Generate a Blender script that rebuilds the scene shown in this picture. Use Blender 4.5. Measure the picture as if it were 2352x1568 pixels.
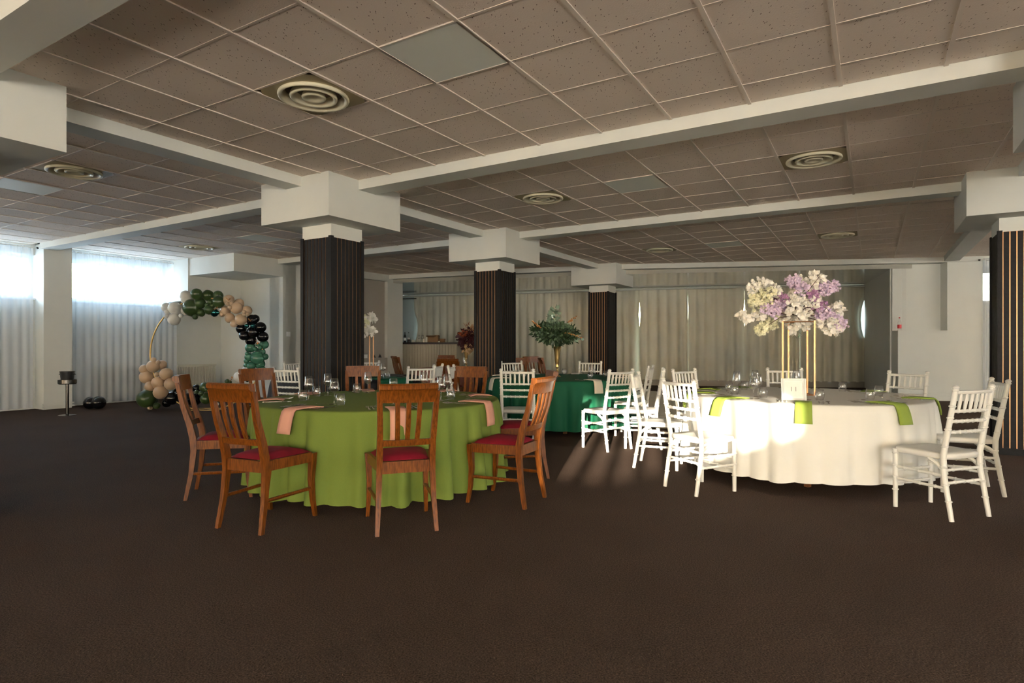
import bpy, math, random
from mathutils import Vector, Matrix
random.seed(7)
for o in list(bpy.data.objects): bpy.data.objects.remove(o)
sc = bpy.context.scene
C = sc.collection
pi = math.pi
R_ = math.radians

# ------------------------------------------------------------------ camera, sky, sun, exposure
F, CX, Y0, HC = 1370.0, 1176.0, 790.0, 1.2        # focal length in px, horizon, camera height
cam = bpy.data.cameras.new('camera'); cam.sensor_width = 36; cam.lens = 36 * F / 2352
cam.shift_y = 6 / 2352; cam.clip_end = 400
co = bpy.data.objects.new('camera', cam); C.objects.link(co)
co.location = (0, 0, HC); co.rotation_euler = (pi / 2, 0, 0); sc.camera = co
SUN_EL, SUN_TRAVEL = R_(8.5), Vector((.22, .9755, 0))
wd = bpy.data.worlds.new('sky'); sc.world = wd; wd.use_nodes = True
nt = wd.node_tree; nt.nodes.clear()
sky = nt.nodes.new('ShaderNodeTexSky'); sky.sky_type = 'NISHITA'; sky.sun_disc = False
sky.sun_elevation = R_(14); sky.sun_rotation = math.atan2(-SUN_TRAVEL.x, -SUN_TRAVEL.y)
sky.air_density = 1.3; sky.dust_density = 3.0
mixc = nt.nodes.new('ShaderNodeMixRGB'); mixc.inputs[0].default_value = .55
mixc.inputs[2].default_value = (.36, .40, .44, 1)
bg = nt.nodes.new('ShaderNodeBackground'); bg.inputs[1].default_value = 5.0
wo = nt.nodes.new('ShaderNodeOutputWorld')
nt.links.new(sky.outputs[0], mixc.inputs[1]); nt.links.new(mixc.outputs[0], bg.inputs[0])
nt.links.new(bg.outputs[0], wo.inputs[0])
sl = bpy.data.lights.new('sun', 'SUN'); sl.energy = 20; sl.angle = R_(.5); sl.color = (1, .86, .68)
so = bpy.data.objects.new('sun', sl); C.objects.link(so)
d = Vector((SUN_TRAVEL.x * math.cos(SUN_EL), SUN_TRAVEL.y * math.cos(SUN_EL), -math.sin(SUN_EL)))
so.rotation_euler = d.to_track_quat('-Z', 'Y').to_euler(); so.location = (-2, -14, 6)
vs = sc.view_settings
vs.view_transform = 'Standard'; vs.look = 'None'; vs.gamma = 1; vs.use_curve_mapping = False
vs.exposure = 0.52
try: sc.cycles.max_bounces = 10; sc.cycles.transparent_max_bounces = 24; sc.cycles.diffuse_bounces = 6
except Exception: pass

# room frame: p runs to the right and towards the viewer, q runs away along the rows of columns
BA = R_(31.1); SB, CB = math.sin(BA), math.cos(BA)
ROT = Matrix.Rotation(-BA, 4, 'Z')
def W(p, q, z=0.0): return Vector((p * CB + q * SB, -p * SB + q * CB, z))
def PQ(X, Y): return X * CB - Y * SB, X * SB + Y * CB
def at(x, y, Y): return Vector(((x - CX) * Y / F, Y, HC - (y - Y0) * Y / F))
def window_light(name, loc, normal, w, h, power, col):
    l = bpy.data.lights.new(name, 'AREA'); l.shape = 'RECTANGLE'; l.size = w; l.size_y = h
    l.energy = power; l.color = col
    o = bpy.data.objects.new(name, l); C.objects.link(o); o.location = loc
    n = Vector(normal).normalized(); up = Vector((0, 0, 1)); x = up.cross(-n).normalized()
    m = Matrix((x, up, -n)).transposed().to_4x4()     # local -Z looks along n, local X is horizontal
    m = Matrix((x, (-n).cross(x) * 1.0, -n)).transposed().to_4x4()
    o.rotation_euler = m.to_euler()
    return o
NA = Vector((CB, -SB, 0)); NB = Vector((SB, CB, 0))    # +p and +q directions
# area lamps for daylight at windows (left wall, right wall, wall behind the viewer)
WARM, COOL, NEUT = (1, .965, .90), (.60, .80, 1), (.99, .98, .94)
for q0, q1 in ((2.3, 4.9), (5.5, 7.3), (-1.6, .9)):
    window_light('window_daylight', W(-13.6, (q0 + q1) / 2, 2.45), NA + Vector((0, 0, -.25)), q1 - q0, .8, 36, COOL)
for q0, q1, pw in ((-6.6, -4.3, 240), (-3, -.7, 300), (.6, 2.9, 300), (4.2, 6.4, 320), (7.7, 9.9, 420), (11.2, 13.4, 420)):
    window_light('window_daylight', W(9.0, (q0 + q1) / 2, 2.4), -NA + Vector((0, 0, .3)), q1 - q0, .8, pw, WARM)
for p0, pw in ((-8.5, 8), (-1.5, 70), (6.2, 800)):
    window_light('window_daylight', W(p0, -8.1, 1.45), NB + Vector((0, 0, .75)), 3.2, 2.3, pw, NEUT)  # fill lamps added inside the voile, aimed up to brighten the ceiling

# ------------------------------------------------------------------ helpers
class G:
    def __init__(s): s.v = []; s.f = []
    def add(s, vs, fs, M=None):
        n = len(s.v)
        s.v += [tuple(M @ Vector(v)) for v in vs] if M else [tuple(v) for v in vs]
        s.f += [tuple(i + n for i in f) for f in fs]; return s
    def box(s, lo, hi, M=None):
        x0, y0, z0 = lo; x1, y1, z1 = hi
        return s.add([(x0,y0,z0),(x1,y0,z0),(x1,y1,z0),(x0,y1,z0),(x0,y0,z1),(x1,y0,z1),(x1,y1,z1),(x0,y1,z1)],
                     [(0,3,2,1),(4,5,6,7),(0,1,5,4),(1,2,6,5),(2,3,7,6),(3,0,4,7)], M)
    def tube(s, pts, rad, n=8, M=None, cap=True):
        pts = [Vector(p) for p in pts]; k = len(pts)
        if not hasattr(rad, '__len__'): rad = [rad] * k
        V = []; ref = None
        for i, p in enumerate(pts):
            t = (pts[min(i + 1, k - 1)] - pts[max(i - 1, 0)]).normalized()
            a = ref if ref else (Vector((1, 0, 0)) if abs(t.x) < .9 else Vector((0, 1, 0)))
            a = (a - t * a.dot(t)).normalized(); ref = a; b = t.cross(a)
            for j in range(n):
                w = 2 * pi * j / n; V.append(p + (a * math.cos(w) + b * math.sin(w)) * rad[i])
        Fc = [(i * n + j, i * n + (j + 1) % n, (i + 1) * n + (j + 1) % n, (i + 1) * n + j) for i in range(k - 1) for j in range(n)]
        if cap: Fc += [tuple(range(n))[::-1], tuple(range((k - 1) * n, k * n))]
        return s.add(V, Fc, M)
    def bar(s, pts, wx, wy, M=None):
        """square section swept along a mostly vertical path; wx, wy lists of widths"""
        k = len(pts); V = []
        for i, p in enumerate(pts):
            a = (wx[i] if hasattr(wx, '__len__') else wx) / 2; b = (wy[i] if hasattr(wy, '__len__') else wy) / 2
            x, y, z = p; V += [(x - a, y - b, z), (x + a, y - b, z), (x + a, y + b, z), (x - a, y + b, z)]
        Fc = [(i * 4 + j, i * 4 + (j + 1) % 4, (i + 1) * 4 + (j + 1) % 4, (i + 1) * 4 + j) for i in range(k - 1) for j in range(4)]
        Fc += [(3, 2, 1, 0), tuple(range((k - 1) * 4, k * 4))]
        return s.add(V, Fc, M)
    def lathe(s, prof, n=20, M=None):
        V = []; k = len(prof)
        for r, z in prof:
            for j in range(n):
                w = 2 * pi * j / n; V.append((r * math.cos(w), r * math.sin(w), z))
        Fc = [(i * n + j, i * n + (j + 1) % n, (i + 1) * n + (j + 1) % n, (i + 1) * n + j) for i in range(k - 1) for j in range(n)]
        if prof[0][0] > 1e-4 and False: pass
        return s.add(V, Fc, M)
    def disc(s, r, z, n=20, M=None, up=True):
        V = [(r * math.cos(2 * pi * j / n), r * math.sin(2 * pi * j / n), z) for j in range(n)]
        return s.add(V, [tuple(range(n)) if up else tuple(range(n))[::-1]], M)
    def grid(s, rows, closed=False, M=None):
        m = len(rows[0]); V = [v for r in rows for v in r]; Fc = []
        for i in range(len(rows) - 1):
            for j in range(m if closed else m - 1):
                Fc.append((i * m + j, i * m + (j + 1) % m, (i + 1) * m + (j + 1) % m, (i + 1) * m + j))
        return s.add(V, Fc, M)
    def mesh(s, name, mat, smooth=False):
        me = bpy.data.meshes.new(name); me.from_pydata(s.v, [], s.f); me.update()
        me.materials.append(mat)
        if smooth:
            me.polygons.foreach_set('use_smooth', [True] * len(me.polygons))
            if smooth != 'all':
                try: me.set_sharp_from_angle(angle=R_(40))
                except Exception: pass
        return me
    def obj(s, name, mat, parent=None, smooth=False, **kw): return link(name, s.mesh(name, mat, smooth), parent, **kw)

def link(name, data, parent=None, loc=None, rotz=None, scale=None):
    o = bpy.data.objects.new(name, data); C.objects.link(o); o.parent = parent
    if loc is not None: o.location = loc
    if rotz is not None: o.rotation_euler = (0, 0, rotz)
    if scale is not None: o.scale = scale if hasattr(scale, '__len__') else (scale,) * 3
    return o
def tag(o, label=None, cat=None, group=None, kind=None):
    if label: o['label'] = label
    if cat: o['category'] = cat
    if group: o['group'] = group
    if kind: o['kind'] = kind
    return o
def thing(name, label, cat, loc=(0, 0, 0), rotz=0, group=None):
    return tag(link(name, None, None, loc, rotz), label, cat, group)
def struct(name, g, mat, parent=None, smooth=False):
    o = g.obj(name, mat, parent, smooth)
    if parent is None: o['kind'] = 'structure'
    return o
def dup(root, loc, rotz, label, group=None):
    r = root.copy(); C.objects.link(r); r.location = loc; r.rotation_euler = (0, 0, rotz); r['label'] = label
    if group: r['group'] = group
    for ch in list(root.children):
        c = ch.copy(); C.objects.link(c); c.parent = r
        for g in list(ch.children):
            e = g.copy(); C.objects.link(e); e.parent = c
    return r
def rz(dx, dy): return math.atan2(-dx, dy)          # rotation that turns local +y to (dx, dy)

# ------------------------------------------------------------------ materials
def mat(name, col, rough=.6, metal=0, var=0, vscale=20, bump=0, bscale=60, spec=None, stretch=None, sheen=0, coat=0, col2=None):
    m = bpy.data.materials.new(name); m.use_nodes = True; t = m.node_tree; b = t.nodes['Principled BSDF']
    b.inputs['Base Color'].default_value = (*col, 1); b.inputs['Roughness'].default_value = rough; b.inputs['Metallic'].default_value = metal
    if spec is not None: b.inputs['Specular IOR Level'].default_value = spec
    if sheen: b.inputs['Sheen Weight'].default_value = sheen
    if coat: b.inputs['Coat Weight'].default_value = coat; b.inputs['Coat Roughness'].default_value = .12
    if var or bump:
        tc = t.nodes.new('ShaderNodeTexCoord'); mp = t.nodes.new('ShaderNodeMapping'); t.links.new(tc.outputs['Object'], mp.inputs[0])
        if stretch: mp.inputs['Scale'].default_value = stretch
    if var:
        n = t.nodes.new('ShaderNodeTexNoise'); n.inputs['Scale'].default_value = vscale; n.inputs['Detail'].default_value = 5
        t.links.new(mp.outputs[0], n.inputs[0])
        r = t.nodes.new('ShaderNodeValToRGB'); r.color_ramp.elements[0].position = .3; r.color_ramp.elements[1].position = .7
        c2 = col2 or tuple(min(1, c * (1 + var)) for c in col)
        r.color_ramp.elements[0].color = (*[c * (1 - var) for c in col], 1); r.color_ramp.elements[1].color = (*c2, 1)
        t.links.new(n.outputs[0], r.inputs[0]); t.links.new(r.outputs[0], b.inputs['Base Color'])
    if bump:
        n = t.nodes.new('ShaderNodeTexNoise'); n.inputs['Scale'].default_value = bscale; n.inputs['Detail'].default_value = 4
        t.links.new(mp.outputs[0], n.inputs[0]); bp = t.nodes.new('ShaderNodeBump'); bp.inputs['Strength'].default_value = bump
        bp.inputs['Distance'].default_value = .01
        t.links.new(n.outputs[0], bp.inputs['Height']); t.links.new(bp.outputs[0], b.inputs['Normal'])
    return m
def sheer_mat(name, col, clear, trans):
    m = bpy.data.materials.new(name); m.use_nodes = True; t = m.node_tree; t.nodes.clear()
    tr = t.nodes.new('ShaderNodeBsdfTransparent'); tl = t.nodes.new('ShaderNodeBsdfTranslucent'); df = t.nodes.new('ShaderNodeBsdfDiffuse')
    tl.inputs[0].default_value = (*col, 1); df.inputs[0].default_value = (*col, 1)
    a = t.nodes.new('ShaderNodeMixShader'); a.inputs[0].default_value = trans; t.links.new(df.outputs[0], a.inputs[1]); t.links.new(tl.outputs[0], a.inputs[2])
    b = t.nodes.new('ShaderNodeMixShader'); b.inputs[0].default_value = clear; t.links.new(a.outputs[0], b.inputs[1]); t.links.new(tr.outputs[0], b.inputs[2])
    o = t.nodes.new('ShaderNodeOutputMaterial'); t.links.new(b.outputs[0], o.inputs[0]); return m
def glass_mat(name, tint=(1, 1, 1), base=.085):
    m = bpy.data.materials.new(name); m.use_nodes = True; t = m.node_tree; t.nodes.clear()
    tr = t.nodes.new('ShaderNodeBsdfTransparent'); tr.inputs[0].default_value = (*tint, 1)
    gl = t.nodes.new('ShaderNodeBsdfGlossy'); gl.inputs['Roughness'].default_value = .02
    lw = t.nodes.new('ShaderNodeLayerWeight'); lw.inputs[0].default_value = .5
    pw = t.nodes.new('ShaderNodeMath'); pw.operation = 'POWER'; pw.inputs[1].default_value = 2.0; t.links.new(lw.outputs['Facing'], pw.inputs[0])
    mr = t.nodes.new('ShaderNodeMapRange'); mr.inputs[3].default_value = base; mr.inputs[4].default_value = .75
    t.links.new(pw.outputs[0], mr.inputs[0])
    x = t.nodes.new('ShaderNodeMixShader'); t.links.new(mr.outputs[0], x.inputs[0]); t.links.new(tr.outputs[0], x.inputs[1]); t.links.new(gl.outputs[0], x.inputs[2])
    o = t.nodes.new('ShaderNodeOutputMaterial'); t.links.new(x.outputs[0], o.inputs[0]); return m
def emit_mat(name, col, s):
    m = bpy.data.materials.new(name); m.use_nodes = True; b = m.node_tree.nodes['Principled BSDF']
    b.inputs['Base Color'].default_value = (*col, 1); b.inputs['Emission Color'].default_value = (*col, 1); b.inputs['Emission Strength'].default_value = s; return m
def carpet_mat():
    m = mat('brown_carpet', (.052, .034, .026), .95, sheen=.055, var=.85, vscale=140, bump=1.0, bscale=260, spec=.1)
    t = m.node_tree; b = t.nodes['Principled BSDF']; b.inputs['Sheen Tint'].default_value = (.75, .5, .36, 1); old = b.inputs['Base Color'].links[0].from_socket
    n = t.nodes.new('ShaderNodeTexNoise'); n.inputs['Scale'].default_value = 1.3; n.inputs['Detail'].default_value = 6
    mp = [x for x in t.nodes if x.type == 'MAPPING'][0]; t.links.new(mp.outputs[0], n.inputs[0])
    mr = t.nodes.new('ShaderNodeMapRange'); mr.inputs[3].default_value = .75; mr.inputs[4].default_value = 1.25; t.links.new(n.outputs[0], mr.inputs[0])
    mx = t.nodes.new('ShaderNodeMixRGB'); mx.blend_type = 'MULTIPLY'; mx.inputs[0].default_value = 1
    t.links.new(old, mx.inputs[1]); t.links.new(mr.outputs[0], mx.inputs[2]); t.links.new(mx.outputs[0], b.inputs['Base Color']); return m
def tile_mat():
    m = mat('fissured_ceiling_tile', (.82, .715, .635), .9, bump=.15, bscale=90, spec=.1)
    t = m.node_tree; b = t.nodes['Principled BSDF']
    ge = t.nodes.new('ShaderNodeNewGeometry')
    mp = t.nodes.new('ShaderNodeMapping'); mp.inputs['Rotation'].default_value = (0, 0, .5); mp.inputs['Scale'].default_value = (125, 44, 1)
    t.links.new(ge.outputs['Position'], mp.inputs[0])
    ns = t.nodes.new('ShaderNodeTexNoise'); ns.inputs['Scale'].default_value = .35; ns.inputs['Detail'].default_value = 2; t.links.new(mp.outputs[0], ns.inputs[0])
    v = t.nodes.new('ShaderNodeTexVoronoi'); v.inputs['Scale'].default_value = .55; v.inputs['Randomness'].default_value = 1; t.links.new(mp.outputs[0], v.inputs[0])
    lt = t.nodes.new('ShaderNodeMath'); lt.operation = 'LESS_THAN'; lt.inputs[1].default_value = .20; t.links.new(v.outputs['Distance'], lt.inputs[0])
    gt = t.nodes.new('ShaderNodeMath'); gt.operation = 'GREATER_THAN'; gt.inputs[1].default_value = .52; t.links.new(ns.outputs[0], gt.inputs[0])
    mu = t.nodes.new('ShaderNodeMath'); mu.operation = 'MULTIPLY'; t.links.new(lt.outputs[0], mu.inputs[0]); t.links.new(gt.outputs[0], mu.inputs[1])
    mx = t.nodes.new('ShaderNodeMixRGB'); mx.inputs[1].default_value = (.82, .715, .635, 1); mx.inputs[2].default_value = (.27, .20, .16, 1)
    t.links.new(mu.outputs[0], mx.inputs[0]); t.links.new(mx.outputs[0], b.inputs['Base Color']); return m

M = {}
M['carpet'] = carpet_mat(); M['tile'] = tile_mat()
M['runner'] = mat('ceiling_grid_paint', (.78, .69, .61), .6)
M['tee'] = mat('cross_tee_paint', (.72, .62, .55), .6)
M['void'] = mat('ceiling_backing', (.20, .17, .15), .9)
M['white'] = mat('white_wall_paint', (.66, .67, .63), .75, var=.02, vscale=3, bump=.05, bscale=200)
M['greige'] = mat('greige_wall_paint', (.36, .33, .29), .8)
M['gloss_ceiling'] = mat('glossy_stretch_ceiling', (.42, .41, .36), .07, spec=.9, coat=1)
M['laminate'] = mat('laminate_dance_floor', (.45, .41, .35), .25, spec=.8, coat=.6, var=.25, vscale=3, stretch=(1, 14, 1))
M['slat'] = mat('black_slat', (.010, .009, .009), .5, spec=.15, var=.2, vscale=40)
M['copper'] = mat('copper_groove', (.55, .29, .14), .40, metal=1)
M['wood'] = mat('stained_chair_wood', (.080, .022, .0022), .32, var=.3, vscale=14, stretch=(7, 7, 1), coat=.06, spec=.3, col2=(.17, .050, .006))
M['darkwood'] = mat('dark_table_wood', (.12, .05, .02), .4, var=.3)
M['velvet'] = mat('red_velvet', (.15, .002, .012), .75, var=.2, vscale=12, spec=.25)
M['chiavari'] = mat('white_resin', (.76, .76, .73), .35)
M['olive'] = mat('olive_tablecloth', (.120, .165, .030), .85, var=.06, vscale=300, spec=.2)
M['emerald'] = mat('emerald_tablecloth', (.003, .085, .040), .7, spec=.25)
M['whitecloth'] = mat('white_tablecloth', (.76, .77, .74), .75, bump=.12, bscale=6)
M['rose'] = mat('rose_tablecloth', (.30, .12, .085), .8)
M['black'] = mat('black_cloth', (.010, .010, .014), .8)
M['blush'] = mat('blush_napkin', (.54, .28, .21), .75, spec=.25)
M['lime'] = mat('lime_napkin', (.23, .32, .05), .7, spec=.25)
M['cream'] = mat('cream_napkin', (.72, .68, .60), .7)
M['glass'] = glass_mat('clear_glass'); M['pane'] = glass_mat('window_glass', (.97, .99, 1), .01)
M['steel'] = mat('steel_cutlery', (.62, .60, .55), .16, metal=1)
M['gold'] = mat('brushed_gold', (.46, .32, .13), .30, metal=1)
M['rosegold'] = mat('copper_rod', (.50, .29, .17), .42, metal=1)
M['pvc'] = mat('white_window_frame', (.82, .84, .86), .4)
M['sheer'] = sheer_mat('sheer_white_curtain', (.80, .86, .93), .58, .22)
M['voile'] = sheer_mat('dense_white_voile', (.86, .85, .82), .0, .5)  # only for the unseen curtains added to stop direct sun
M['drape'] = mat('grey_beige_drape', (.68, .67, .57), .85, var=.05, vscale=2, bump=.05, bscale=150)
M['radiator'] = mat('cream_radiator', (.62, .61, .52), .5)
M['vent'] = mat('cream_vent', (.72, .67, .50), .4); M['ventplate'] = mat('tan_vent_plate', (.36, .30, .18), .6)
M['lightpanel'] = mat('milk_light_diffuser', (.86, .90, .84), .5)
M['beadboard'] = mat('cream_beadboard', (.46, .41, .31), .6)
M['counter'] = mat('dark_counter', (.02, .012, .012), .3)
M['cardboard'] = mat('brown_cardboard', (.22, .12, .05), .8)
M['paper'] = mat('white_card', (.85, .87, .86), .5); M['ink'] = mat('grey_print', (.25, .26, .27), .6)
M['red'] = mat('red_label', (.55, .02, .03), .4); M['candle'] = mat('ivory_wax', (.75, .70, .58), .6)
M['leaf'] = mat('eucalyptus_leaf', (.055, .10, .05), .5, var=.4, vscale=8, col2=(.12, .19, .11)); M['fern'] = mat('dark_fern', (.022, .05, .016), .5, var=.3, vscale=9)
M['paleleaf'] = mat('pale_leaf', (.19, .27, .20), .55)
M['sprig'] = mat('copper_berry_sprig', (.45, .20, .06), .4)
M['maroon'] = mat('maroon_petal', (.045, .004, .008), .6, var=.4, vscale=10); M['rust'] = mat('rust_petal', (.30, .07, .015), .6); M['straw'] = mat('straw_petal', (.55, .38, .22), .8)
M['petal'] = mat('white_petal', (.93, .91, .86), .55); M['ivory'] = mat('ivory_yellow_petal', (.90, .88, .66), .6)
M['lilac'] = mat('lilac_petal', (.80, .66, .84), .6); M['purple'] = mat('purple_petal', (.52, .30, .52), .6); M['twig'] = mat('brown_twig', (.07, .03, .02), .7)
M['b_white'] = mat('white_balloon', (.66, .66, .63), .3); M['b_green'] = mat('moss_green_balloon', (.035, .065, .018), .28)
M['b_beige'] = mat('beige_balloon', (.50, .36, .24), .3); M['b_black'] = mat('black_balloon', (.004, .004, .005), .16)
M['b_sea'] = mat('sea_green_balloon', (.045, .15, .095), .25); M['b_teal'] = mat('chrome_teal_balloon', (.03, .16, .16), .15, metal=.9)
M['pewter'] = mat('dark_pewter', (.12, .11, .10), .25, metal=1); M['bucket'] = mat('black_bucket', (.015, .015, .016), .3)
M['asphalt'] = mat('pale_paving', (.42, .40, .37), .9)

# ------------------------------------------------------------------ room shell (boxes in the p,q frame)
ZC = HC + 1.84                                            # ceiling 3.04 m
def pbox(g, p0, p1, q0, q1, z0, z1): return g.box((p0, q0, z0), (p1, q1, z1), ROT)
def on_line(a, b, t): return a + (b - a) * t
floor = struct('floor', pbox(G(), -14, 16, -9, 24, -.12, 0), M['carpet'])
dance = struct('trim_1', pbox(G(), -5.1, .75, 8.35, 14.9, .0, .006), M['laminate'])
dance['label'] = 'glossy laminate dance floor before the curtains'
LP = -12.95                                               # face of the left-hand piers
g = G()
pbox(g, -13.75, -13.3, -9, 8.6, -.1, 2.04); pbox(g, -13.75, -13.3, -9, 8.6, 2.85, 3.3)
edges = [-9, -8.0, -5.3, -5.1 + 0.0, -1.9, -1.6, .95, 2.15, 4.92, 5.42, 7.36, 8.6]
for a, b in ((-9, -8.6), (-6.1, -5.0), (-2.6, -1.5), (.95, 2.15), (4.92, 5.42), (7.36, 8.6)): pbox(g, -13.75, -13.3, a, b, 2.04, 2.85)
for a, b in ((-5.85, -5.3), (-2.3, -1.8), (1.2, 1.7), (4.91, 5.36)): pbox(g, -13.35, LP, a, b, 0, ZC)
pbox(g, -13.35, -12.55, 7.36, 8.62, 2.13, ZC)             # flush band under the soffit
wl = struct('wall_left', g, M['white'])
struct('trim_2', pbox(G(), -13.4, -11, 7.39, 8.62, HC + 1.472, ZC + .1), M['white'])['label'] = 'white boxed soffit above the balloon corner'
g = G(); pbox(g, -13.5, -11, 8.6, 8.9, 0, ZC + .1)        # end wall of the left bay
pbox(g, -11.5, -11.12, 8.6, 12.44, 0, ZC + .1)            # wall along the service side, with a shallow niche
pbox(g, -11.13, -11, 8.56, 9.6, 0, ZC + .1); pbox(g, -11.13, -11, 11.84, 12.44, 0, ZC + .1); pbox(g, -11.13, -11, 9.6, 11.84, 2.86, ZC + .1)
struct('wall_service', g, M['white'])
struct('trim_3', pbox(G(), -11.122, -11.1, 9.6, 11.84, .84, 2.86), M['greige'])['label'] = 'greige niche panel in the service wall'
struct('trim_4', pbox(G(), -11.13, -11.0, 9.6, 11.84, .0, .84), M['greige'])['label'] = 'greige ledge under the niche'
# right-hand wall and the wall behind the viewer (both out of the picture, they close the room and carry its windows)
g = G(); pbox(g, 8.9, 9.3, -9, 20, -.1, 2.0); pbox(g, 8.9, 9.3, -9, 20, 2.85, 3.4)
for a, b in ((-9, -6.6), (-4.3, -3), (-.7, .6), (2.9, 4.2), (6.4, 7.7), (9.9, 11.2), (13.4, 20)): pbox(g, 8.9, 9.3, a, b, 2.0, 2.85)
struct('wall_right', g, M['white'])
g = G(); pbox(g, -13.75, 9.3, -8.6, -8.2, -.1, .25); pbox(g, -13.75, 1.82, -8.6, -8.2, 2.7, 3.4); pbox(g, 4.1, 9.3, -8.6, -8.2, 2.7, 3.4); pbox(g, 1.8, 4.12, -8.6, -8.2, 2.96, 3.4)
for a, b in ((-13.75, -10.1), (-6.9, -3.1), (.1, 1.82), (4.1, 4.6), (7.8, 9.3)): pbox(g, a, b, -8.6, -8.2, .25, 2.7)
pbox(g, 1.8, 4.12, -8.6, -8.2, .25, 2.06)                  # high window, the one the low sun comes through
pr = [(2.25, 2.06), (4.12, 2.06), (4.12, 2.68), (3.6, 2.48), (3.15, 2.26), (2.6, 2.13)]
g.add([(p, q, z) for q in (-8.56, -8.48) for p, z in pr], [tuple(range(6)), tuple(range(6, 12))[::-1]] + [(i, (i + 1) % 6, 6 + (i + 1) % 6, 6 + i) for i in range(6)], ROT)   # unseen sloping panel added to cut the sun off at a slant
struct('wall_front', g, M['white'])
g = G()
for k in range(9): pbox(g, 1.86 + k * .275, 1.86 + k * .275 + .085, -8.45, -8.38, 2.06, 2.95)
struct('window_10', g, M['pvc'])  # unseen upright bars added to break the sun patch into streaks
# back: curved line of the curtains, glazing behind them
CUR = [Vector((-3.75, 20.1, 0)), Vector((-.6, 19.05, 0)), Vector((2.06, 18.19, 0)), Vector((3.9, 17.47, 0)), Vector((6.43, 16.81, 0)), Vector((9.77, 16.44, 0))]
def cur(s):                                                # point on that line, s in image-like 0..1 by length
    L = [(CUR[i + 1] - CUR[i]).length for i in range(len(CUR) - 1)]; t = s * sum(L)
    for i, l in enumerate(L):
        if t <= l or i == len(L) - 1:
            d_ = (CUR[i + 1] - CUR[i]).normalized(); return CUR[i] + d_ * t, d_
        t -= l
def cur_at_px(x):
    lo, hi = 0, 1
    for _ in range(40):
        m_ = (lo + hi) / 2; P_, _d = cur(m_)
        if CX + F * P_.x / P_.y < x: lo = m_
        else: hi = m_
    return lo
def oriented(a, b): 
    d_ = (b - a); return Matrix.Translation(a) @ Matrix.Rotation(math.atan2(d_.y, d_.x), 4, 'Z'), d_.length
for i in range(len(CUR) - 1):
    Mx, L = oriented(CUR[i], CUR[i + 1]); n = 1
    g = G().box((-.02, .28, -.1), (L + .02, .55, .22), Mx).box((-.02, .28, 2.75), (L + .02, .55, 3.6), Mx)
    w_ = struct('wall_back' if i == 0 else 'wall_back.%03d' % i, g, M['white'])
    fr = G()
    for k in range(4): fr.box((k * L / 3 - .03, .34, .22), (k * L / 3 + .03, .42, 2.75), Mx)
    f_ = struct('window_%d' % (4 + i), fr, M['pvc'])
    G().box((0, .37, .22), (L, .378, 2.75), Mx).obj('pane', M['pane'], f_)
    # plinth below the curtain hems
    struct('baseboard_back' if i == 0 else 'baseboard_back.%03d' % i, G().box((-.02, -.02, 0), (L + .02, .3, .165), Mx), M['greige'])
Mw, Lw = oriented(Vector((-3.22, 16.35, 0)), Vector((-4.1, 20.9, 0)))
struct('wall_bar', G().box((0, 0, -.1), (Lw, .3, 3.4), Mw), M['white'])
# beam three: skewed against the columns, then the mirror-like ceiling of the recess
B3 = [Vector((-4.9, 16.55, 0)), Vector((-.98, 14.92, 0)), Vector((2.46, 13.77, 0)), Vector((9.15, 12.6, 0)), Vector((14.6, 11.65, 0))]
for i in range(4):
    Mx, L = oriented(B3[i], B3[i + 1])
    struct('trim_%d' % (5 + i), G().box((-.02, 0, ZC - .11), (L + .02, .28, ZC + .3), Mx), M['white'])['label'] = 'white ceiling beam before the curtain recess'
V = [B3[0] + Vector((-.6, .35, 0)), B3[1] + Vector((0, .25, 0)), B3[2] + Vector((0, .25, 0)), B3[3] + Vector((-.5, .30, 0)), Vector((9.95, 16.8, 0)), CUR[4] + Vector((0, .5, 0)), CUR[2] + Vector((0, .5, 0)), CUR[0] + Vector((-.6, .5, 0))]
g = G(); k = len(V)
g.add([(v.x, v.y, 2.84) for v in V] + [(v.x, v.y, 3.3) for v in V], [tuple(range(k))[::-1], tuple(range(k, 2 * k))] + [(i, (i + 1) % k, k + (i + 1) % k, k + i) for i in range(k)])
struct('ceiling_recess', g, M['gloss_ceiling'])
# wall on the right of the recess, with a niche and a high window
A_, B_ = Vector((8.27, 12.78, 0)), Vector((15.5, 11.5, 0))
Mx, L = oriented(A_, B_); N0, N1, W0, W1 = .02, .95, 1.62, 3.4
g = G().box((0, .0, 0), (W0, .35, 1.49), Mx).box((N1, 0, 1.49), (W0, .35, 3.4), Mx).box((0, .27, 1.49), (N1, .35, 3.4), Mx)
g.box((W0, 0, 0), (L, .35, 2.06), Mx).box((W0, 0, 2.9), (L, .35, 3.4), Mx).box((W1, 0, 2.06), (L, .35, 2.9), Mx)
wbr = struct('wall_stage', g, M['white'])
Ms, Ls = oriented(Vector((8.30, 13.1, 0)), Vector((9.95, 17.0, 0)))
struct('wall_side', G().box((0, -.3, 0), (Ls, 0.0, 3.3), Ms), M['white'])
struct('baseboard_right', G().box((.02, -.03, 0), (W0 + .6, .0, .10), Mx).box((.02, -.045, .13), (W0 + .6, -.02, .155), Mx), M['white'])
g = G(); z0, z1 = 2.06, 2.9
for a, b in ((W0, W0 + .05), (W0 + .85, W0 + .92), (W1 - .05, W1)): g.box((a, .15, z0), (b, .21, z1), Mx)
g.box((W0, .15, z0), (W1, .21, z0 + .06), Mx).box((W0, .15, z1 - .05), (W1, .21, z1), Mx)
w3 = struct('window_3', g, M['pvc']); G().box((W0, .175, z0), (W1, .182, z1), Mx).obj('pane', M['pane'], w3)
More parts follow.
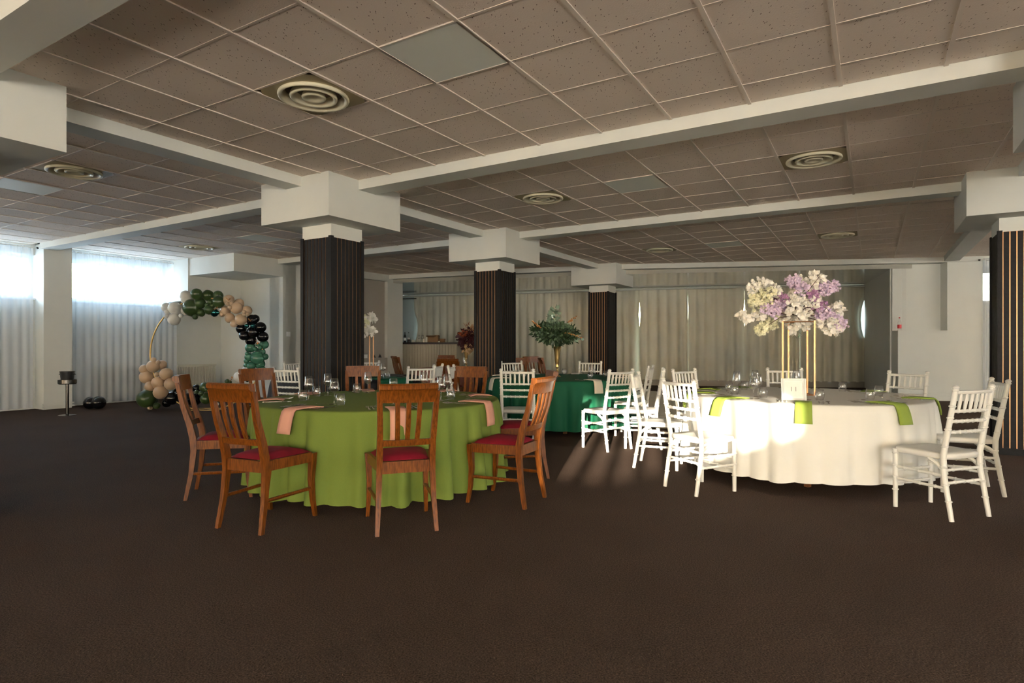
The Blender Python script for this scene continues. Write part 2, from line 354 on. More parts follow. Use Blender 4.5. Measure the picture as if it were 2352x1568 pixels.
# left-hand windows
for i, (q0, q1, mull) in enumerate(((2.15, 4.92, 3.4), (5.42, 7.36, 6.55))):
    g = G()
    for a, b in ((q0, q0 + .07), (mull - .07, mull + .07), (q1 - .07, q1)): pbox(g, -13.52, -13.44, a, b, 2.04, 2.85)
    pbox(g, -13.52, -13.44, q0, q1, 2.04, 2.11); pbox(g, -13.52, -13.44, q0, q1, 2.79, 2.85)
    w_ = struct('window_%d' % (i + 1), g, M['pvc'])
    for a, b in ((q0, mull), (mull, q1)): pbox(G(), -13.485, -13.478, a, b, 2.04, 2.85).obj('pane', M['pane'], w_)
    pbox(G(), -13.45, -13.27, q0 - .03, q1 + .03, 2.02, 2.05).obj('window_sill', M['pvc'], w_)
struct('baseboard_left', pbox(G(), -13.0, -12.925, 4.88, 5.39, 0.03, .055) and pbox(pbox(G(), -12.96, -12.93, 4.88, 5.39, .03, .06), -12.96, -12.93, 4.88, 5.39, .085, .11), M['white'])
# ground outside, seen only as the light it throws back
g = G(); pbox(g, -60, -13.8, -60, 60, 1.0, 1.2); pbox(g, 9.4, 60, -60, 60, 1.0, 1.2); pbox(g, -13.8, 9.4, -60, -8.8, -.2, 0)
struct('ground', g, M['asphalt'])

# ------------------------------------------------------------------ ceiling: backing, runners, tiles
struct('ceiling', pbox(G(), -14, 12, -9, 20, ZC + .03, ZC + .2), M['void'])
ceiling = bpy.data.objects['ceiling']
def behind_beam3(P_):                                     # signed: True when past the skewed beam
    for i in range(4):
        a, b = B3[i], B3[i + 1]
        if a.x <= P_.x <= b.x: return P_.y > a.y + (b.y - a.y) * (P_.x - a.x) / (b.x - a.x) + .25
    return P_.x < B3[0].x and P_.y > 17 or P_.x > B3[-1].x
QB = [1.45, 4.98, 8.56]                                   # cross beams
PB = [-5.5, 1.43]                                         # long beams
bays_p = [(-13.3, -5.63, -7.27), (-5.37, 1.30, -2.325), (1.56, 8.9, 4.2)]
bays_q = [(-8.2, 1.32, .05), (1.58, 4.85, 3.03), (5.11, 8.43, 6.63), (8.69, 17.5, 11.45)]
VENT = {(1, 1): [(-3.545, 3.03)], (1, 2): [(-3.545, 6.63), (-.495, 6.63)], (1, 3): [(-3.545, 11.45), (-.495, 11.45)],
        (0, 1): [(-7.27, 3.03)], (0, 2): [(-10.93, 6.63), (-7.27, 6.63)]}
LAMP = {(1, 1): [(-2.325, 3.03)], (1, 2): [(-2.325, 6.63)], (1, 3): [(-2.325, 11.45)], (0, 1): [(-8.49, 3.03)], (0, 2): [(-9.10, 6.63)]}
TP, TQ = .61, .58
tiles = []
for bi, (p0, p1, pc) in enumerate(bays_p):
    for bj, (q0, q1, qc) in enumerate(bays_q):
        hole = [(a, b) for a, b in VENT.get((bi, bj), []) + LAMP.get((bi, bj), [])]
        i0 = math.ceil((p0 - pc - TP / 2) / TP); i1 = math.floor((p1 - pc + TP / 2) / TP)
        j0 = math.ceil((q0 - qc - TQ / 2) / TQ); j1 = math.floor((q1 - qc + TQ / 2) / TQ)
        for i in range(i0, i1 + 1):
            for j in range(j0, j1 + 1):
                a0, a1 = max(p0, pc + (i - .5) * TP), min(p1, pc + (i + .5) * TP)
                b0, b1 = max(q0, qc + (j - .5) * TQ), min(q1, qc + (j + .5) * TQ)
                if a1 - a0 < .04 or b1 - b0 < .04: continue
                cp, cq = (a0 + a1) / 2, (b0 + b1) / 2
                if any(abs(cp - h[0]) < .2 and abs(cq - h[1]) < .2 for h in hole): continue
                P_ = W(cp, cq, ZC)
                if behind_beam3(P_) or (cp < -11 and cq > 8.6): continue
                vis = P_.y > .6 and abs(P_.x / P_.y) < .98 and (HC + 1.84 - HC) / P_.y < .70
                size = (a1 - a0) * (b1 - b0) / P_.y ** 3 if vis else 0
                tiles.append((size, a0, a1, b0, b1))
tiles.sort(reverse=True)
cache = {}
rest = G(); ins = .006
for n, (size, a0, a1, b0, b1) in enumerate(tiles):
    w_, l_ = round(a1 - a0, 3), round(b1 - b0, 3)
    if n < 300 and size > 0:
        if (w_, l_) not in cache:
            a, b = w_ / 2 - ins, l_ / 2 - ins
            cache[(w_, l_)] = G().add([(-a,-b,0),(a,-b,0),(a,b,0),(-a,b,0),(-a-.01,-b-.01,.02),(a+.01,-b-.01,.02),(a+.01,b+.01,.02),(-a-.01,b+.01,.02)],
                                      [(0,3,2,1),(4,5,6,7),(0,1,5,4),(1,2,6,5),(2,3,7,6),(3,0,4,7)]).mesh('ceiling_tile', M['tile'])
        o = link('ceiling_tile', cache[(w_, l_)], ceiling, W((a0 + a1) / 2, (b0 + b1) / 2, ZC + random.uniform(.0005, .002)), -BA)
        o.rotation_euler = (random.uniform(-.0025, .0025), random.uniform(-.0025, .0025), -BA)
    else: pbox(rest, a0 + ins, a1 - ins, b0 + ins, b1 - ins, ZC, ZC + .02)
tag(rest.obj('ceiling_tile_field', M['tile'], ceiling), kind='stuff')
for bi, (p0, p1, pc) in enumerate(bays_p):
    for bj, (q0, q1, qc) in enumerate(bays_q):
        if bi == 2 and bj != 2 or bj == 0: continue
        i0 = math.ceil((p0 - pc) / TP - .5); i1 = math.floor((p1 - pc) / TP - .5)
        qe = q1
        for i in range(i0, i1 + 1):
            p = pc + (i + .5) * TP
            if bj == 3:
                qe = q0
                while qe < 17 and not behind_beam3(W(p, qe + .05)) and not (p < -11 and qe > 8.6): qe += .1
                if qe - q0 < .2: continue
            pbox(G(), p - .013, p + .013, q0, qe, ZC - .007, ZC + .02).obj('ceiling_runner', M['runner'], ceiling)
        if bi == 2: continue
        j0 = math.ceil((q0 - qc) / TQ - .5); j1 = math.floor((q1 - qc) / TQ - .5)
        for j in range(j0, j1 + 1):
            q = qc + (j + .5) * TQ
            if bj == 3 and behind_beam3(W((p0 + p1) / 2, q)): continue
            pa, pb = p0, p1
            if bj == 3:
                while pa < pb and behind_beam3(W(pa, q)) or pa < -11: pa += .1
            pbox(G(), pa, pb, q - .008, q + .008, ZC - .002, ZC + .02).obj('ceiling_cross_tee', M['tee'], ceiling)
# beams
n = 9
for q in QB:
    for p0, p1 in ((-12.95 if q < 8 else -11, -6.05), (-4.95, .88), (1.98, 8.9)):
        o = struct('trim_%d' % n, pbox(G(), p0, p1, q - .13, q + .13, ZC - .105, ZC + .05), M['white']); o['label'] = 'white cross beam under the tiled ceiling'; n += 1
for p, segs in ((-5.5, ((-8.2, .9), (2.0, 4.43), (5.53, 8.01), (9.11, 12.75))), (1.43, ((-8.2, .9), (2.0, 4.43), (5.53, 8.01), (9.11, 15.4)))):
    for q0, q1 in segs:
        o = struct('trim_%d' % n, pbox(G(), p - .13, p + .13, q0, q1, ZC - .105, ZC + .05), M['white']); o['label'] = 'white long beam between columns'; n += 1

# ------------------------------------------------------------------ columns
COLS = [(-5.5, 1.45, 'slatted black column at the left edge, only its white capital in view'), (-5.5, 4.98, 'slatted black and copper column behind the olive green table'),
        (-5.5, 8.56, 'slatted black and copper column between the rose and emerald tables'), (-5.5, 13.3, 'slatted black and copper column standing in front of the curtains'),
        (1.43, 4.98, 'slatted column with white capital cut by the upper right edge'), (1.43, 8.56, 'slatted black column at the right edge behind the white chairs')]
HW, CAP = .235, .56
slat_me = None
for p, q, lab in COLS:
    t = thing('slatted_column', lab, 'column', W(p, q), -BA, 'slatted columns of the hall')
    G().box((-CAP, -CAP, HC + 1.372), (CAP, CAP, ZC + .06)).obj('capital', M['white'], t)
    G().box((-.24, -.24, HC + 1.222), (.24, .24, HC + 1.39)).obj('collar', M['white'], t)
    G().box((-HW - .003, -HW - .003, 0), (HW + .003, HW + .003, HC + 1.223)).obj('copper_core', M['copper'], t)
    if slat_me is None:
        slat_me = G().box((-.0245, -.008, 0.0), (.0245, .008, HC + 1.22)).mesh('slat', M['slat'])
        corner_me = G().box((-.022, -.022, 0), (.022, .022, HC + 1.235)).mesh('corner_post', M['slat'])
        base_me = G().box((-.265, -.265, 0), (.265, .265, .07)).mesh('plinth', M['slat'])
    for k in range(4):
        a = k * pi / 2
        for i in range(7):
            x = (i - 3) * .0595
            link('slat', slat_me, t, (x * math.cos(a) + HW * math.sin(a), x * math.sin(a) - HW * math.cos(a), .0), a)
        link('corner_post', corner_me, t, (HW * (1 if k in (0, 1) else -1), HW * (1 if k in (1, 2) else -1), 0))
    link('plinth', base_me, t)

# ------------------------------------------------------------------ ceiling vents and light panels
def vent_meshes():
    plate = G(); nseg = 28
    ring = [(.235 * math.cos(2 * pi * j / nseg), .235 * math.sin(2 * pi * j / nseg)) for j in range(nseg)]
    sq = []
    for x, y in ring:
        m_ = max(abs(x), abs(y)); sq.append((x / m_ * .292, y / m_ * .282))
    plate.grid([[(x, y, 0) for x, y in sq], [(x, y, 0) for x, y in ring], [(x * .98, y * .98, .06) for x, y in ring]], True)
    rings = []
    for r0, r1, zl in ((.255, .205, -.022), (.172, .125, -.02), (.088, .0, -.018)):
        prof = [(r0 - .03, .05), (r0 - .008, .012), (r0, -.004 + zl * .3), (r0 - .004, zl), (r0 - .014, zl - .004), (r0 - .03, zl + .004), (max(r1, .004) + .012, zl + .022)]
        if r1 > 0: prof.append((r1 - .004, .04))
        else: prof.append((.001, zl + .024))
        rings.append(G().lathe(prof[::-1], 36).mesh('ring', M['vent'], 'all'))
    dark = G().disc(.24, .055, 28, up=False)
    return plate.mesh('plate', M['ventplate'], False), rings, dark.mesh('duct', M['black'])
vp, vr, vd = vent_meshes()
VL = {(-3.545, 3.03): 'large round ceiling vent on a tan plate nearest the viewer', (-3.545, 6.63): 'round ceiling vent right of the middle white capital', (-.495, 6.63): 'round ceiling vent over the white flower table',
      (-3.545, 11.45): 'small round ceiling vent above the far curtains, left of the light panel', (-.495, 11.45): 'small round ceiling vent above the far curtains at right',
      (-7.27, 3.03): 'round ceiling vent in the dark bay at upper left', (-10.93, 6.63): 'small round ceiling vent above the balloon arch', (-7.27, 6.63): 'round ceiling vent behind the slatted column capital'}
LL = {(-2.325, 3.03): 'large square light panel in the nearest ceiling bay', (-2.325, 6.63): 'square light panel in the second ceiling bay', (-2.325, 11.45): 'small light panel in the ceiling before the curtains',
      (-8.49, 3.03): 'square light panel at the far left edge of the dark ceiling', (-9.10, 6.63): 'dim square light panel left of the near slatted column'}
for kk, lst in VENT.items():
    for v in lst:
        t = thing('ceiling_vent', VL[v], 'vent', W(v[0], v[1], ZC - .002), -BA, 'round ceiling vents')
        link('plate', vp, t); link('duct', vd, t)
        for m_ in vr: link('ring', m_, t)
lp_me = G().box((-.296, -.285, -.004), (.296, .285, .02)).mesh('diffuser', M['lightpanel'])
lf = G()
for a, b, c, d_ in ((-.302, -.29, -.302, .29), (.302, -.29, .302, .29)): lf.box((a - .008, b, -.007), (a + .008, d_, .02))
for y in (-.29, .29): lf.box((-.302, y - .006, -.006), (.302, y + .006, .02))
lf_me = lf.mesh('frame', M['runner'])
for kk, lst in LAMP.items():
    for v in lst:
        t = thing('ceiling_light', LL[v], 'light', W(v[0], v[1], ZC), -BA, 'square ceiling light panels')
        link('diffuser', lp_me, t); link('frame', lf_me, t)
# ------------------------------------------------------------------ curtains
def pleat_rows(P0, P1, z0, z1, nfold, amp, nu=None, nv=10, seed=0, edge0=None, edge1=None, gather=.35):
    """folded cloth hung between two floor points; edge0/edge1 give an inward shift of that edge by height"""
    rnd = random.Random(seed); d_ = P1 - P0; L = d_.length; t = d_.normalized(); nrm = Vector((t.y, -t.x, 0))
    nu = nu or nfold * 7; ph = [rnd.uniform(-.5, .5) for _ in range(nfold + 2)]; am = [rnd.uniform(.55, 1.25) for _ in range(nfold + 2)]
    rows = []
    for j in range(nv + 1):
        v = j / nv; z = z0 + (z1 - z0) * v; row = []
        for i in range(nu + 1):
            u = i / nu; k = int(u * nfold); w = u * nfold - k
            a = amp * ((1 - w) * am[k] + w * am[k + 1]); phs = (1 - w) * ph[k] + w * ph[k + 1]
            s_ = gather + (1 - gather) * min(1, (1 - v) * 2.2)
            off = a * s_ * math.sin(2 * pi * u * nfold + phs) + .35 * amp * math.sin(4 * pi * u * nfold + 3 * phs + v * 1.5) * (1 - s_ * .5)
            x = u * L
            if edge0: x += edge0(z) * max(0, 1 - u * 4)
            if edge1: x -= edge1(z) * max(0, 1 - (1 - u) * 4)
            P_ = P0 + t * x + nrm * off; row.append((P_.x, P_.y, z))
        rows.append(row)
    return rows
def lens(zc, h, w): return lambda z: w * max(0, 1 - ((z - zc) / h) ** 2)
CPX = [951, 1090, 1269, 1469, 1580, 1710, 1836, 1988]
clab = ['hanging loosely behind the bar', 'behind the dark red flowers and middle column', 'behind the green foliage vase', 'right of the far slatted column', 'beside the tall white chairs', 'left of the white and lilac flowers', 'at the far right end of the recess']
for i in range(7):
    s0, s1 = cur_at_px(CPX[i]), cur_at_px(CPX[i + 1]); P0, P1 = cur(s0)[0], cur(s1)[0]; L = (P1 - P0).length
    e0 = lens(2.05, .28, .03) if i in (2, 3, 5) else (lens(2.2, .3, .012) if i else lens(1.75, .55, .13))
    e1 = lens(2.05, .28, .03) if i in (1, 2, 4) else (lens(1.9, .6, .12) if i == 6 else None)
    g = G().grid(pleat_rows(P0, P1, .15, 2.835, max(5, int(L / .24)), .05 if i else .03, nv=14, seed=i + 3, edge0=e0, edge1=e1))
    tag(g.obj('drape', M['drape'], None, 'all'), 'grey beige pleated drape ' + clab[i], 'curtain', 'grey beige drapes of the recess')
# roller blind strip and wall end behind the bar
s0 = cur_at_px(918); P0 = cur(s0)[0]; P1 = cur(cur_at_px(957))[0]; Mb, L = oriented(P0 - (P1 - P0) * .4, P1)
t = thing('roller_blind', 'pale blue roller blind behind the end of the bar', 'blind', (0, 0, 0)); G().box((0, .10, .2), (L, .108, 2.83), Mb).obj('cloth', mat('pale_blind', (.40, .45, .47), .8), t)
G().tube([Mb @ Vector((0, -.03, 2.72)), Mb @ Vector((L, -.03, 2.72))], .018, 8).obj('roller', M['pewter'], t)
pts = [cur(s0 + (1 - s0) * k / 30)[0] + Vector((0, -.08, 2.80)) for k in range(31)]
tag(G().tube(pts, .028, 8).obj('curtain_rail', M['white'], None, 'all'), 'white tube rail the grey drapes hang from', 'rail')
# sheers
def sheer(name, P0, P1, z0, z1, lab, seed, material, rail=True, nf=None):
    t = thing(name, lab, 'curtain', P0)
    L = (P1 - P0).length
    rows = pleat_rows(Vector((0, 0, 0)), P1 - P0, z0, z1, nf or max(6, int(L / .13)), .032, nv=8, seed=seed, gather=.4)
    G().grid(rows).obj('cloth', material, t, 'all')
    d_ = (P1 - P0).normalized()
    hd = [[(v[0] * 1.0, v[1] * 1.0, z1 - .06) for v in rows[-1]], [v for v in rows[-1]]]
    if rail:
        G().tube([-d_ * .06 + Vector((0, 0, z1 - .03)), P1 - P0 + d_ * .06 + Vector((0, 0, z1 - .03))], .009, 8).obj('curtain_rod', M['white'], t)
        G().lathe([(.0, -.02), (.02, -.012), (.024, 0), (.02, .012), (.0, .02)], 10, Matrix.Translation(P1 - P0 + d_ * .07 + Vector((0, 0, z1 - .03)))).obj('finial', M['pewter'], t, 'all')
    return t
sheer('sheer_curtain', W(-13.1, 2.0), W(-13.1, 4.80), .04, 2.99, 'sheer white curtain over the window at the left edge', 1, M['sheer'])
sheer('sheer_curtain', W(-13.1, 5.42), W(-13.1, 7.42), .04, 2.99, 'sheer white curtain behind the bare side of the balloon hoop', 2, M['sheer'])
Pa, Pb = Mx @ Vector((W0 - .05, -.10, 0)), Mx @ Vector((W1, -.10, 0))
sheer('sheer_curtain', Pb, Pa, .06, 2.98, 'sheer white curtain beside the right slatted column', 3, M['sheer'])
for q0, q1, w_ in ((-6.7, -4.2, 'first window far behind the viewer'), (-3.1, -.6, 'second window behind the viewer'), (.5, 3.0, 'third window beside the viewer'), (4.1, 6.5, 'window level with the white table'), (7.6, 10.0, 'window beyond the right column'), (11.1, 13.5, 'last window before the stage wall')):
    sheer('sheer_curtain', W(8.8, q0), W(8.8, q1), .04, 2.99, 'dense voile curtain on the right-hand wall, ' + w_, 9, M['voile'], False)  # out of view, added to keep direct sun from the right windows out
for p0, w_ in ((-10.2, 'left'), (-3.2, 'middle'), (4.5, 'right')):
    sheer('sheer_curtain', W(p0, -8.14), W(p0 + 3.4, -8.14), .04, 2.95, 'dense voile curtain on the wall behind the viewer, %s window' % w_, 12, M['voile'], False)  # out of view, added so stray sun patches stay off the floor

# ------------------------------------------------------------------ chairs
def wooden_chair(label):
    t = thing('dining_chair', label, 'chair', group='stained wooden dining chairs')
    prof = [(.0, 0), (.038, .2), (.055, .38), (.05, .47), (.025, .58), (-.02, .72), (-.05, .86), (-.06, .905)]
    for s in (-1, 1):
        xs = [.188, .176, .17, .168, .168, .172, .178, .18]
        G().bar([(s * x, y, z) for x, (y, z) in zip(xs, prof)], [.026, .032, .036, .038, .036, .034, .033, .033], [.026, .034, .042, .048, .044, .034, .028, .026]).obj('rear_leg', M['wood'], t, True)
        fp = [(.205, .468, 0), (.20, .448, .12), (.197, .438, .26), (.20, .444, .37), (.205, .444, .445)]
        G().bar([(s * a, b, c) for a, b, c in fp], [.024, .028, .034, .04, .042], [.024, .028, .034, .04, .042]).obj('front_leg', M['wood'], t, True)
        G().add([(s * .155, .07, .385), (s * .178, .07, .385), (s * .212, .43, .385), (s * .19, .43, .385), (s * .155, .07, .452), (s * .178, .07, .452), (s * .212, .43, .452), (s * .19, .43, .452)],
                [(0,3,2,1),(4,5,6,7),(0,1,5,4),(1,2,6,5),(2,3,7,6),(3,0,4,7)] if s > 0 else [(0,1,2,3),(7,6,5,4),(4,5,1,0),(5,6,2,1),(6,7,3,2),(7,4,0,3)]).obj('side_rail', M['wood'], t)
        G().tube([(s * .178, .035, .20), (s * .196, .44, .20)], .0125, 6).obj('stretcher', M['wood'], t)
    G().box((-.16, .045, .375), (.16, .068, .45)).obj('back_rail', M['wood'], t)
    G().box((-.19, .425, .385), (.19, .448, .452)).obj('front_rail', M['wood'], t)
    # seat pad: soft trapezoid
    n = 12; rows = []
    for j in range(n + 1):
        v = -1 + 2 * j / n; row = []
        for i in range(n + 1):
            u = -1 + 2 * i / n; hw = .150 + .042 * (v + 1) / 2
            e = max(abs(u), abs(v)); h = .03 * (1 - e ** 6) + .012 * (1 - u * u) * (1 - v * v)
            row.append((u * hw, .072 + (v + 1) / 2 * .365, .452 + h))
        rows.append(row)
    G().grid(rows).obj('seat_pad', M['velvet'], t, 'all')
    # curved back: crest rail, lower rail, three slats, bowed to the rear
    bow = lambda x: -.022 * (1 - (x / .18) ** 2)
    def rail(z0, z1, y0, y1, th, hw=.182, n=10, lip=False):
        rows = []
        for i in range(n + 1):
            x = -hw + 2 * hw * i / n; b = bow(x)
            r = [(x, y0 + b - th / 2, z0), (x, y1 + b - th / 2, z1)]
            if lip: r = [(x, y0 + b - th / 2, z0), (x, y1 + b - th / 2 - .002, z1 - .045), (x, y1 + b - th / 2 - .016, z1 - .034), (x, y1 + b - th / 2 - .02, z1 - .012), (x, y1 + b - th / 2 - .008, z1), (x, y1 + b + th / 2, z1)]
            else: r += [(x, y1 + b + th / 2, z1)]
            r += [(x, y0 + b + th / 2, z0)]; rows.append(r)
        g = G().grid(rows, True); m = len(rows[0]); g.f += [tuple(range(m)), tuple(range(n * m, n * m + m))[::-1]]; return g
    rail(.835, .955, -.046, -.064, .026, lip=True).obj('crest_rail', M['wood'], t, True)
    rail(.555, .595, .030, .020, .024, .165).obj('lower_rail', M['wood'], t, True)
    for x0, x1 in ((-.062, -.07), (0, 0), (.062, .07)):
        pts = []
        for k in range(6):
            f_ = k / 5; z = .59 + f_ * .25; x = x0 + (x1 - x0) * f_
            pts.append((x, .022 + bow(x0) - f_ * .070 - .010 * math.sin(pi * f_), z))
        G().bar(pts, .030, .014).obj('back_slat', M['wood'], t, True)
    return t
def chiavari(label):
    t = thing('chiavari_chair', label, 'chair', group='white chiavari chairs')
    def knob(g, P_, r, d_=(0, 0, 1)):
        P_ = Vector(P_); d_ = Vector(d_).normalized() * .006; g.tube([P_ - d_, P_ - d_ * .5, P_ + d_ * .5, P_ + d_], [r * 1.0, r * 1.18, r * 1.18, r], 8)
    yb = lambda z: .0 + .058 * min(1, z / .34) if z < .44 else .058 - .085 * ((z - .44) / .48) ** 1.0
    for s in (-1, 1):
        zs = [0, .1, .22, .34, .44, .56, .7, .82, .905]; g = G()
        g.tube([(s * (.187 if z < .3 else .183), yb(z), z) for z in zs], [.0155, .017, .018, .019, .02, .019, .018, .0175, .017], 10)
        for z in (.13, .24, .36, .50, .62, .70, .78, .89): knob(g, (s * .184, yb(z), z), .019)
        g.lathe([(.0, .925), (.013, .921), (.021, .912), (.02, .905), (.016, .902)], 10, Matrix.Translation((s * .183, yb(.905), 0)))
        g.obj('rear_leg', M['chiavari'], t, True)
        g = G(); g.tube([(s * .185, .405, 0), (s * .185, .405, .43)], [.0155, .019], 10)
        for z in (.13, .225, .31, .40): knob(g, (s * .185, .405, z), .0185)
        g.obj('front_leg', M['chiavari'], t, True)
        for z in (.215, .30):
            g = G(); g.tube([(s * .185, yb(z), z), (s * .185, .405, z)], .0105, 8)
            for k in (.2, .5, .8): knob(g, (s * .185, yb(z) + (.405 - yb(z)) * k, z), .0115, (0, 1, 0))
            g.obj('stretcher', M['chiavari'], t, True)
    for y, z in ((.405, .18), (.405, .27), (yb(.25), .25), (yb(.33), .335)):
        g = G(); g.tube([(-.185, y, z), (.185, y, z)], .0105, 8)
        for k in (-.09, 0, .09): knob(g, (k, y, z), .0115, (1, 0, 0))
        g.obj('stretcher', M['chiavari'], t, True)
    # seat: rounded trapezoid slab
    out = []
    for k in range(40):
        a = 2 * pi * k / 40; c, s = math.cos(a), math.sin(a); e = .38
        out.append((math.copysign(abs(c) ** e, c) * (.202 if s > 0 else .19), .232 + math.copysign(abs(s) ** e, s) * .20))
    rows = [[(x * .9, .23 + (y - .23) * .9, .405) for x, y in out], [(x * .99, .23 + (y - .23) * .99, .412) for x, y in out], [(x, y, .425) for x, y in out], [(x, y, .440) for x, y in out],
            [(x * .97, .23 + (y - .23) * .97, .449) for x, y in out], [(x * .6, .23 + (y - .23) * .6, .446) for x, y in out], [(x * .05, .23 + (y - .23) * .05, .443) for x, y in out]]
    G().grid(rows, True).obj('seat', M['chiavari'], t, 'all')
    for s in (-1, 1):
        G().tube([(s * .185, yb(.34), .34), (s * .185, .10, .375), (s * .185, .16, .405)], [.015, .014, .012], 8).obj('seat_brace', M['chiavari'], t, True)
    for i, z in enumerate((.875, .745, .675, .60)):
        g = G(); b = -.014
        pts = [(x, yb(z) + b * (1 - (x / .183) ** 2), z) for x in (-.183, -.1, -.04, 0, .04, .1, .183)]
        g.tube(pts, .0115 if i else .013, 8)
        if i:
            for x in (-.13, -.078, -.026, .026, .078, .13): knob(g, (x, yb(z) + b * (1 - (x / .183) ** 2), z), .0125, (1, 0, 0))
        g.obj('top_rail' if i == 0 else 'back_rail', M['chiavari'], t, True)
    for x in (-.128, -.077, -.026, .026, .077, .128):
        b = -.014 * (1 - (x / .183) ** 2)
        g = G().tube([(x, yb(.745) + b, .745), (x, yb(.775) + b, .775), (x, yb(.81) + b, .81), (x, yb(.845) + b, .845), (x * 1.02, yb(.875) + b, .875)], [.0075, .0105, .0115, .0105, .0075], 8)
        g.obj('spindle', M['chiavari'], t, True)
    return t
WOOD = [((-.665, 3.785), (-.15, .445), 'wooden chair with red velvet seat, front middle of the olive table'),
        ((-1.75, 3.825), (.17, .40), 'wooden chair with red seat at the near left of the olive table'),
        ((-2.56, 4.76), (.95, .28), 'wooden chair seen from the side at the far left of the olive table'),
        ((.175, 4.505), (-.39, .19), 'sunlit wooden chair with red seat at the near right of the olive table'),
        ((.30, 5.52), (-.95, -.12), 'wooden chair half hidden behind the sunlit right chair'),
        ((-2.52, 5.98), (.80, -.52), 'wooden chair behind the olive table, in front of the balloon arch'),
        ((-1.66, 6.66), (.30, -.92), 'wooden chair behind the olive table, in front of the near column'),
        ((-.47, 6.50), (-.35, -.90), 'dark wooden chair behind the olive table, left of the emerald table'),
        ((-1.08, 10.15), (.05, 1), 'dark wooden chair with its back to us at the rose table'),
        ((-1.45, 13.2), (.15, -1), 'wooden chair on the far side of the rose table, before the bar'),
        ((-2.17, 11.5), (.9, .45), 'wooden chair left of the rose table, nearer of the pair by the white pier'),
        ((-2.35, 12.2), (.9, .4), 'wooden chair left of the rose table, farther of the pair by the white pier'),
        ((.08, 10.6), (.1, -1), 'pale lit wooden chair just right of the middle column'),
        ((.41, 11.8), (.55, -.8), 'dark wooden chair standing before the drapes left of the gold vase'),
        ((.60, 11.0), (1, .12), 'wooden chair seen edge-on beside the gold vase')]
first = None
for (x, y), dr, lab in WOOD:
    if first is None: first = wooden_chair(lab); first.location = (x, y, 0); first.rotation_euler = (0, 0, rz(*dr))
    else: dup(first, (x, y, 0), rz(*dr), lab)
CHI = [((1.37, 4.865), (.34, .16), 'bright sunlit white chair at the near left of the white table'),
       ((1.255, 5.97), (.92, -.38), 'white chair seen edge-on between the emerald and white tables'),
       ((1.98, 6.80), (.55, -.85), 'white chair behind the left side of the white table'),
       ((3.2, 7.0), (-.25, -.97), 'white chair behind the flower stand on the white table'),
       ((4.1, 6.2), (-.86, -.50), 'half lit white chair behind the right side of the white table'),
       ((3.94, 4.855), (-.36, .15), 'white chair partly hidden behind the right front chair, beside the column'),
       ((3.145, 4.09), (-.135, .375), 'white chair at the right front of the white table, nearest the viewer'),
       ((1.215, 6.725), (-.2, .28), 'white chair at the near right of the emerald table'),
       ((.06, 6.78), (.12, 1), 'white chair with its back to us at the near left of the emerald table'),
       ((1.80, 7.83), (-.85, .35), 'farther white chair on the right of the emerald table'),
       ((1.74, 6.95), (-.97, .22), 'nearer white chair seen edge-on right of the emerald table'),
       ((.0, 9.95), (.4, -.9), 'white chair behind the emerald table, left of the gold vase'),
       ((1.30, 9.95), (-.35, -.93), 'white chair behind the emerald table, right of the gold vase'),
       ((-.80, 8.05), (.96, -.1), 'white chair left of the emerald table, mostly hidden by a dark chair'),
       ((-2.72, 7.22), (.35, .93), 'white chair left of the near column at the black table'),
       ((-3.55, 9.7), (.9, -.43), 'white chair farther back left of the near column'),
       ((-2.45, 10.15), (.05, -1), 'white chair just right of the near column at the black table'),
       ((-1.17, 7.66), (-.55, .83), 'white chair on the right of the black table, before the rose cloth'),
       ((-1.06, 8.4), (-.97, .2), 'white chair seen edge-on right of the black table')]
first = None
for (x, y), dr, lab in CHI:
    if first is None: first = chiavari(lab); first.location = (x, y, 0); first.rotation_euler = (0, 0, rz(*dr))
    else: dup(first, (x, y, 0), rz(*dr), lab)

# ------------------------------------------------------------------ tables and cloths
TZ = .72; RT = 1.04
def cloth_mesh(Rr, hem, nf, seed, amp=.04, flare=.03):
    rnd = random.Random(seed); n = 240; am = [rnd.uniform(.35, 1.3) for _ in range(nf)]; ph = [rnd.uniform(-.7, .7) for _ in range(nf)]
    hz = [rnd.uniform(-1, 1) for _ in range(nf)]
    rows = [[(0.001 * math.cos(2 * pi * i / n), .001 * math.sin(2 * pi * i / n), TZ) for i in range(n)]]
    for r in (.3, .6, .85, .97): rows.append([(r * Rr * math.cos(2 * pi * i / n), r * Rr * math.sin(2 * pi * i / n), TZ) for i in range(n)])
    rows.append([(Rr * .995 * math.cos(2 * pi * i / n), Rr * .995 * math.sin(2 * pi * i / n), TZ - .002) for i in range(n)])
    rows.append([(Rr * 1.003 * math.cos(2 * pi * i / n), Rr * 1.003 * math.sin(2 * pi * i / n), TZ - .010) for i in range(n)])
    for k in range(1, 15):
        v = k / 14; row = []
        for i in range(n):
            th = 2 * pi * i / n; u = i / n * nf; m = int(u) % nf; w = u - int(u); w2 = w * w * (3 - 2 * w)
            a = am[m] * (1 - w2) + am[(m + 1) % nf] * w2; p_ = ph[m] * (1 - w2) + ph[(m + 1) % nf] * w2; h_ = hz[m] * (1 - w2) + hz[(m + 1) % nf] * w2
            f_ = v ** .55; sn = math.sin(2 * pi * u + p_); sn = (2 * abs(sn) ** .7 - 1) * .6 + .4 * math.sin(2 * pi * u * 1.0 + 2 * p_)
            r = Rr + .006 + flare * v + amp * a * f_ * sn
            z = TZ - .012 - (TZ - .012 - hem - .012 * h_ * 1.0) * v
            row.append((r * math.cos(th), r * math.sin(th), z))
        rows.append(row)
    return G().grid(rows, True)
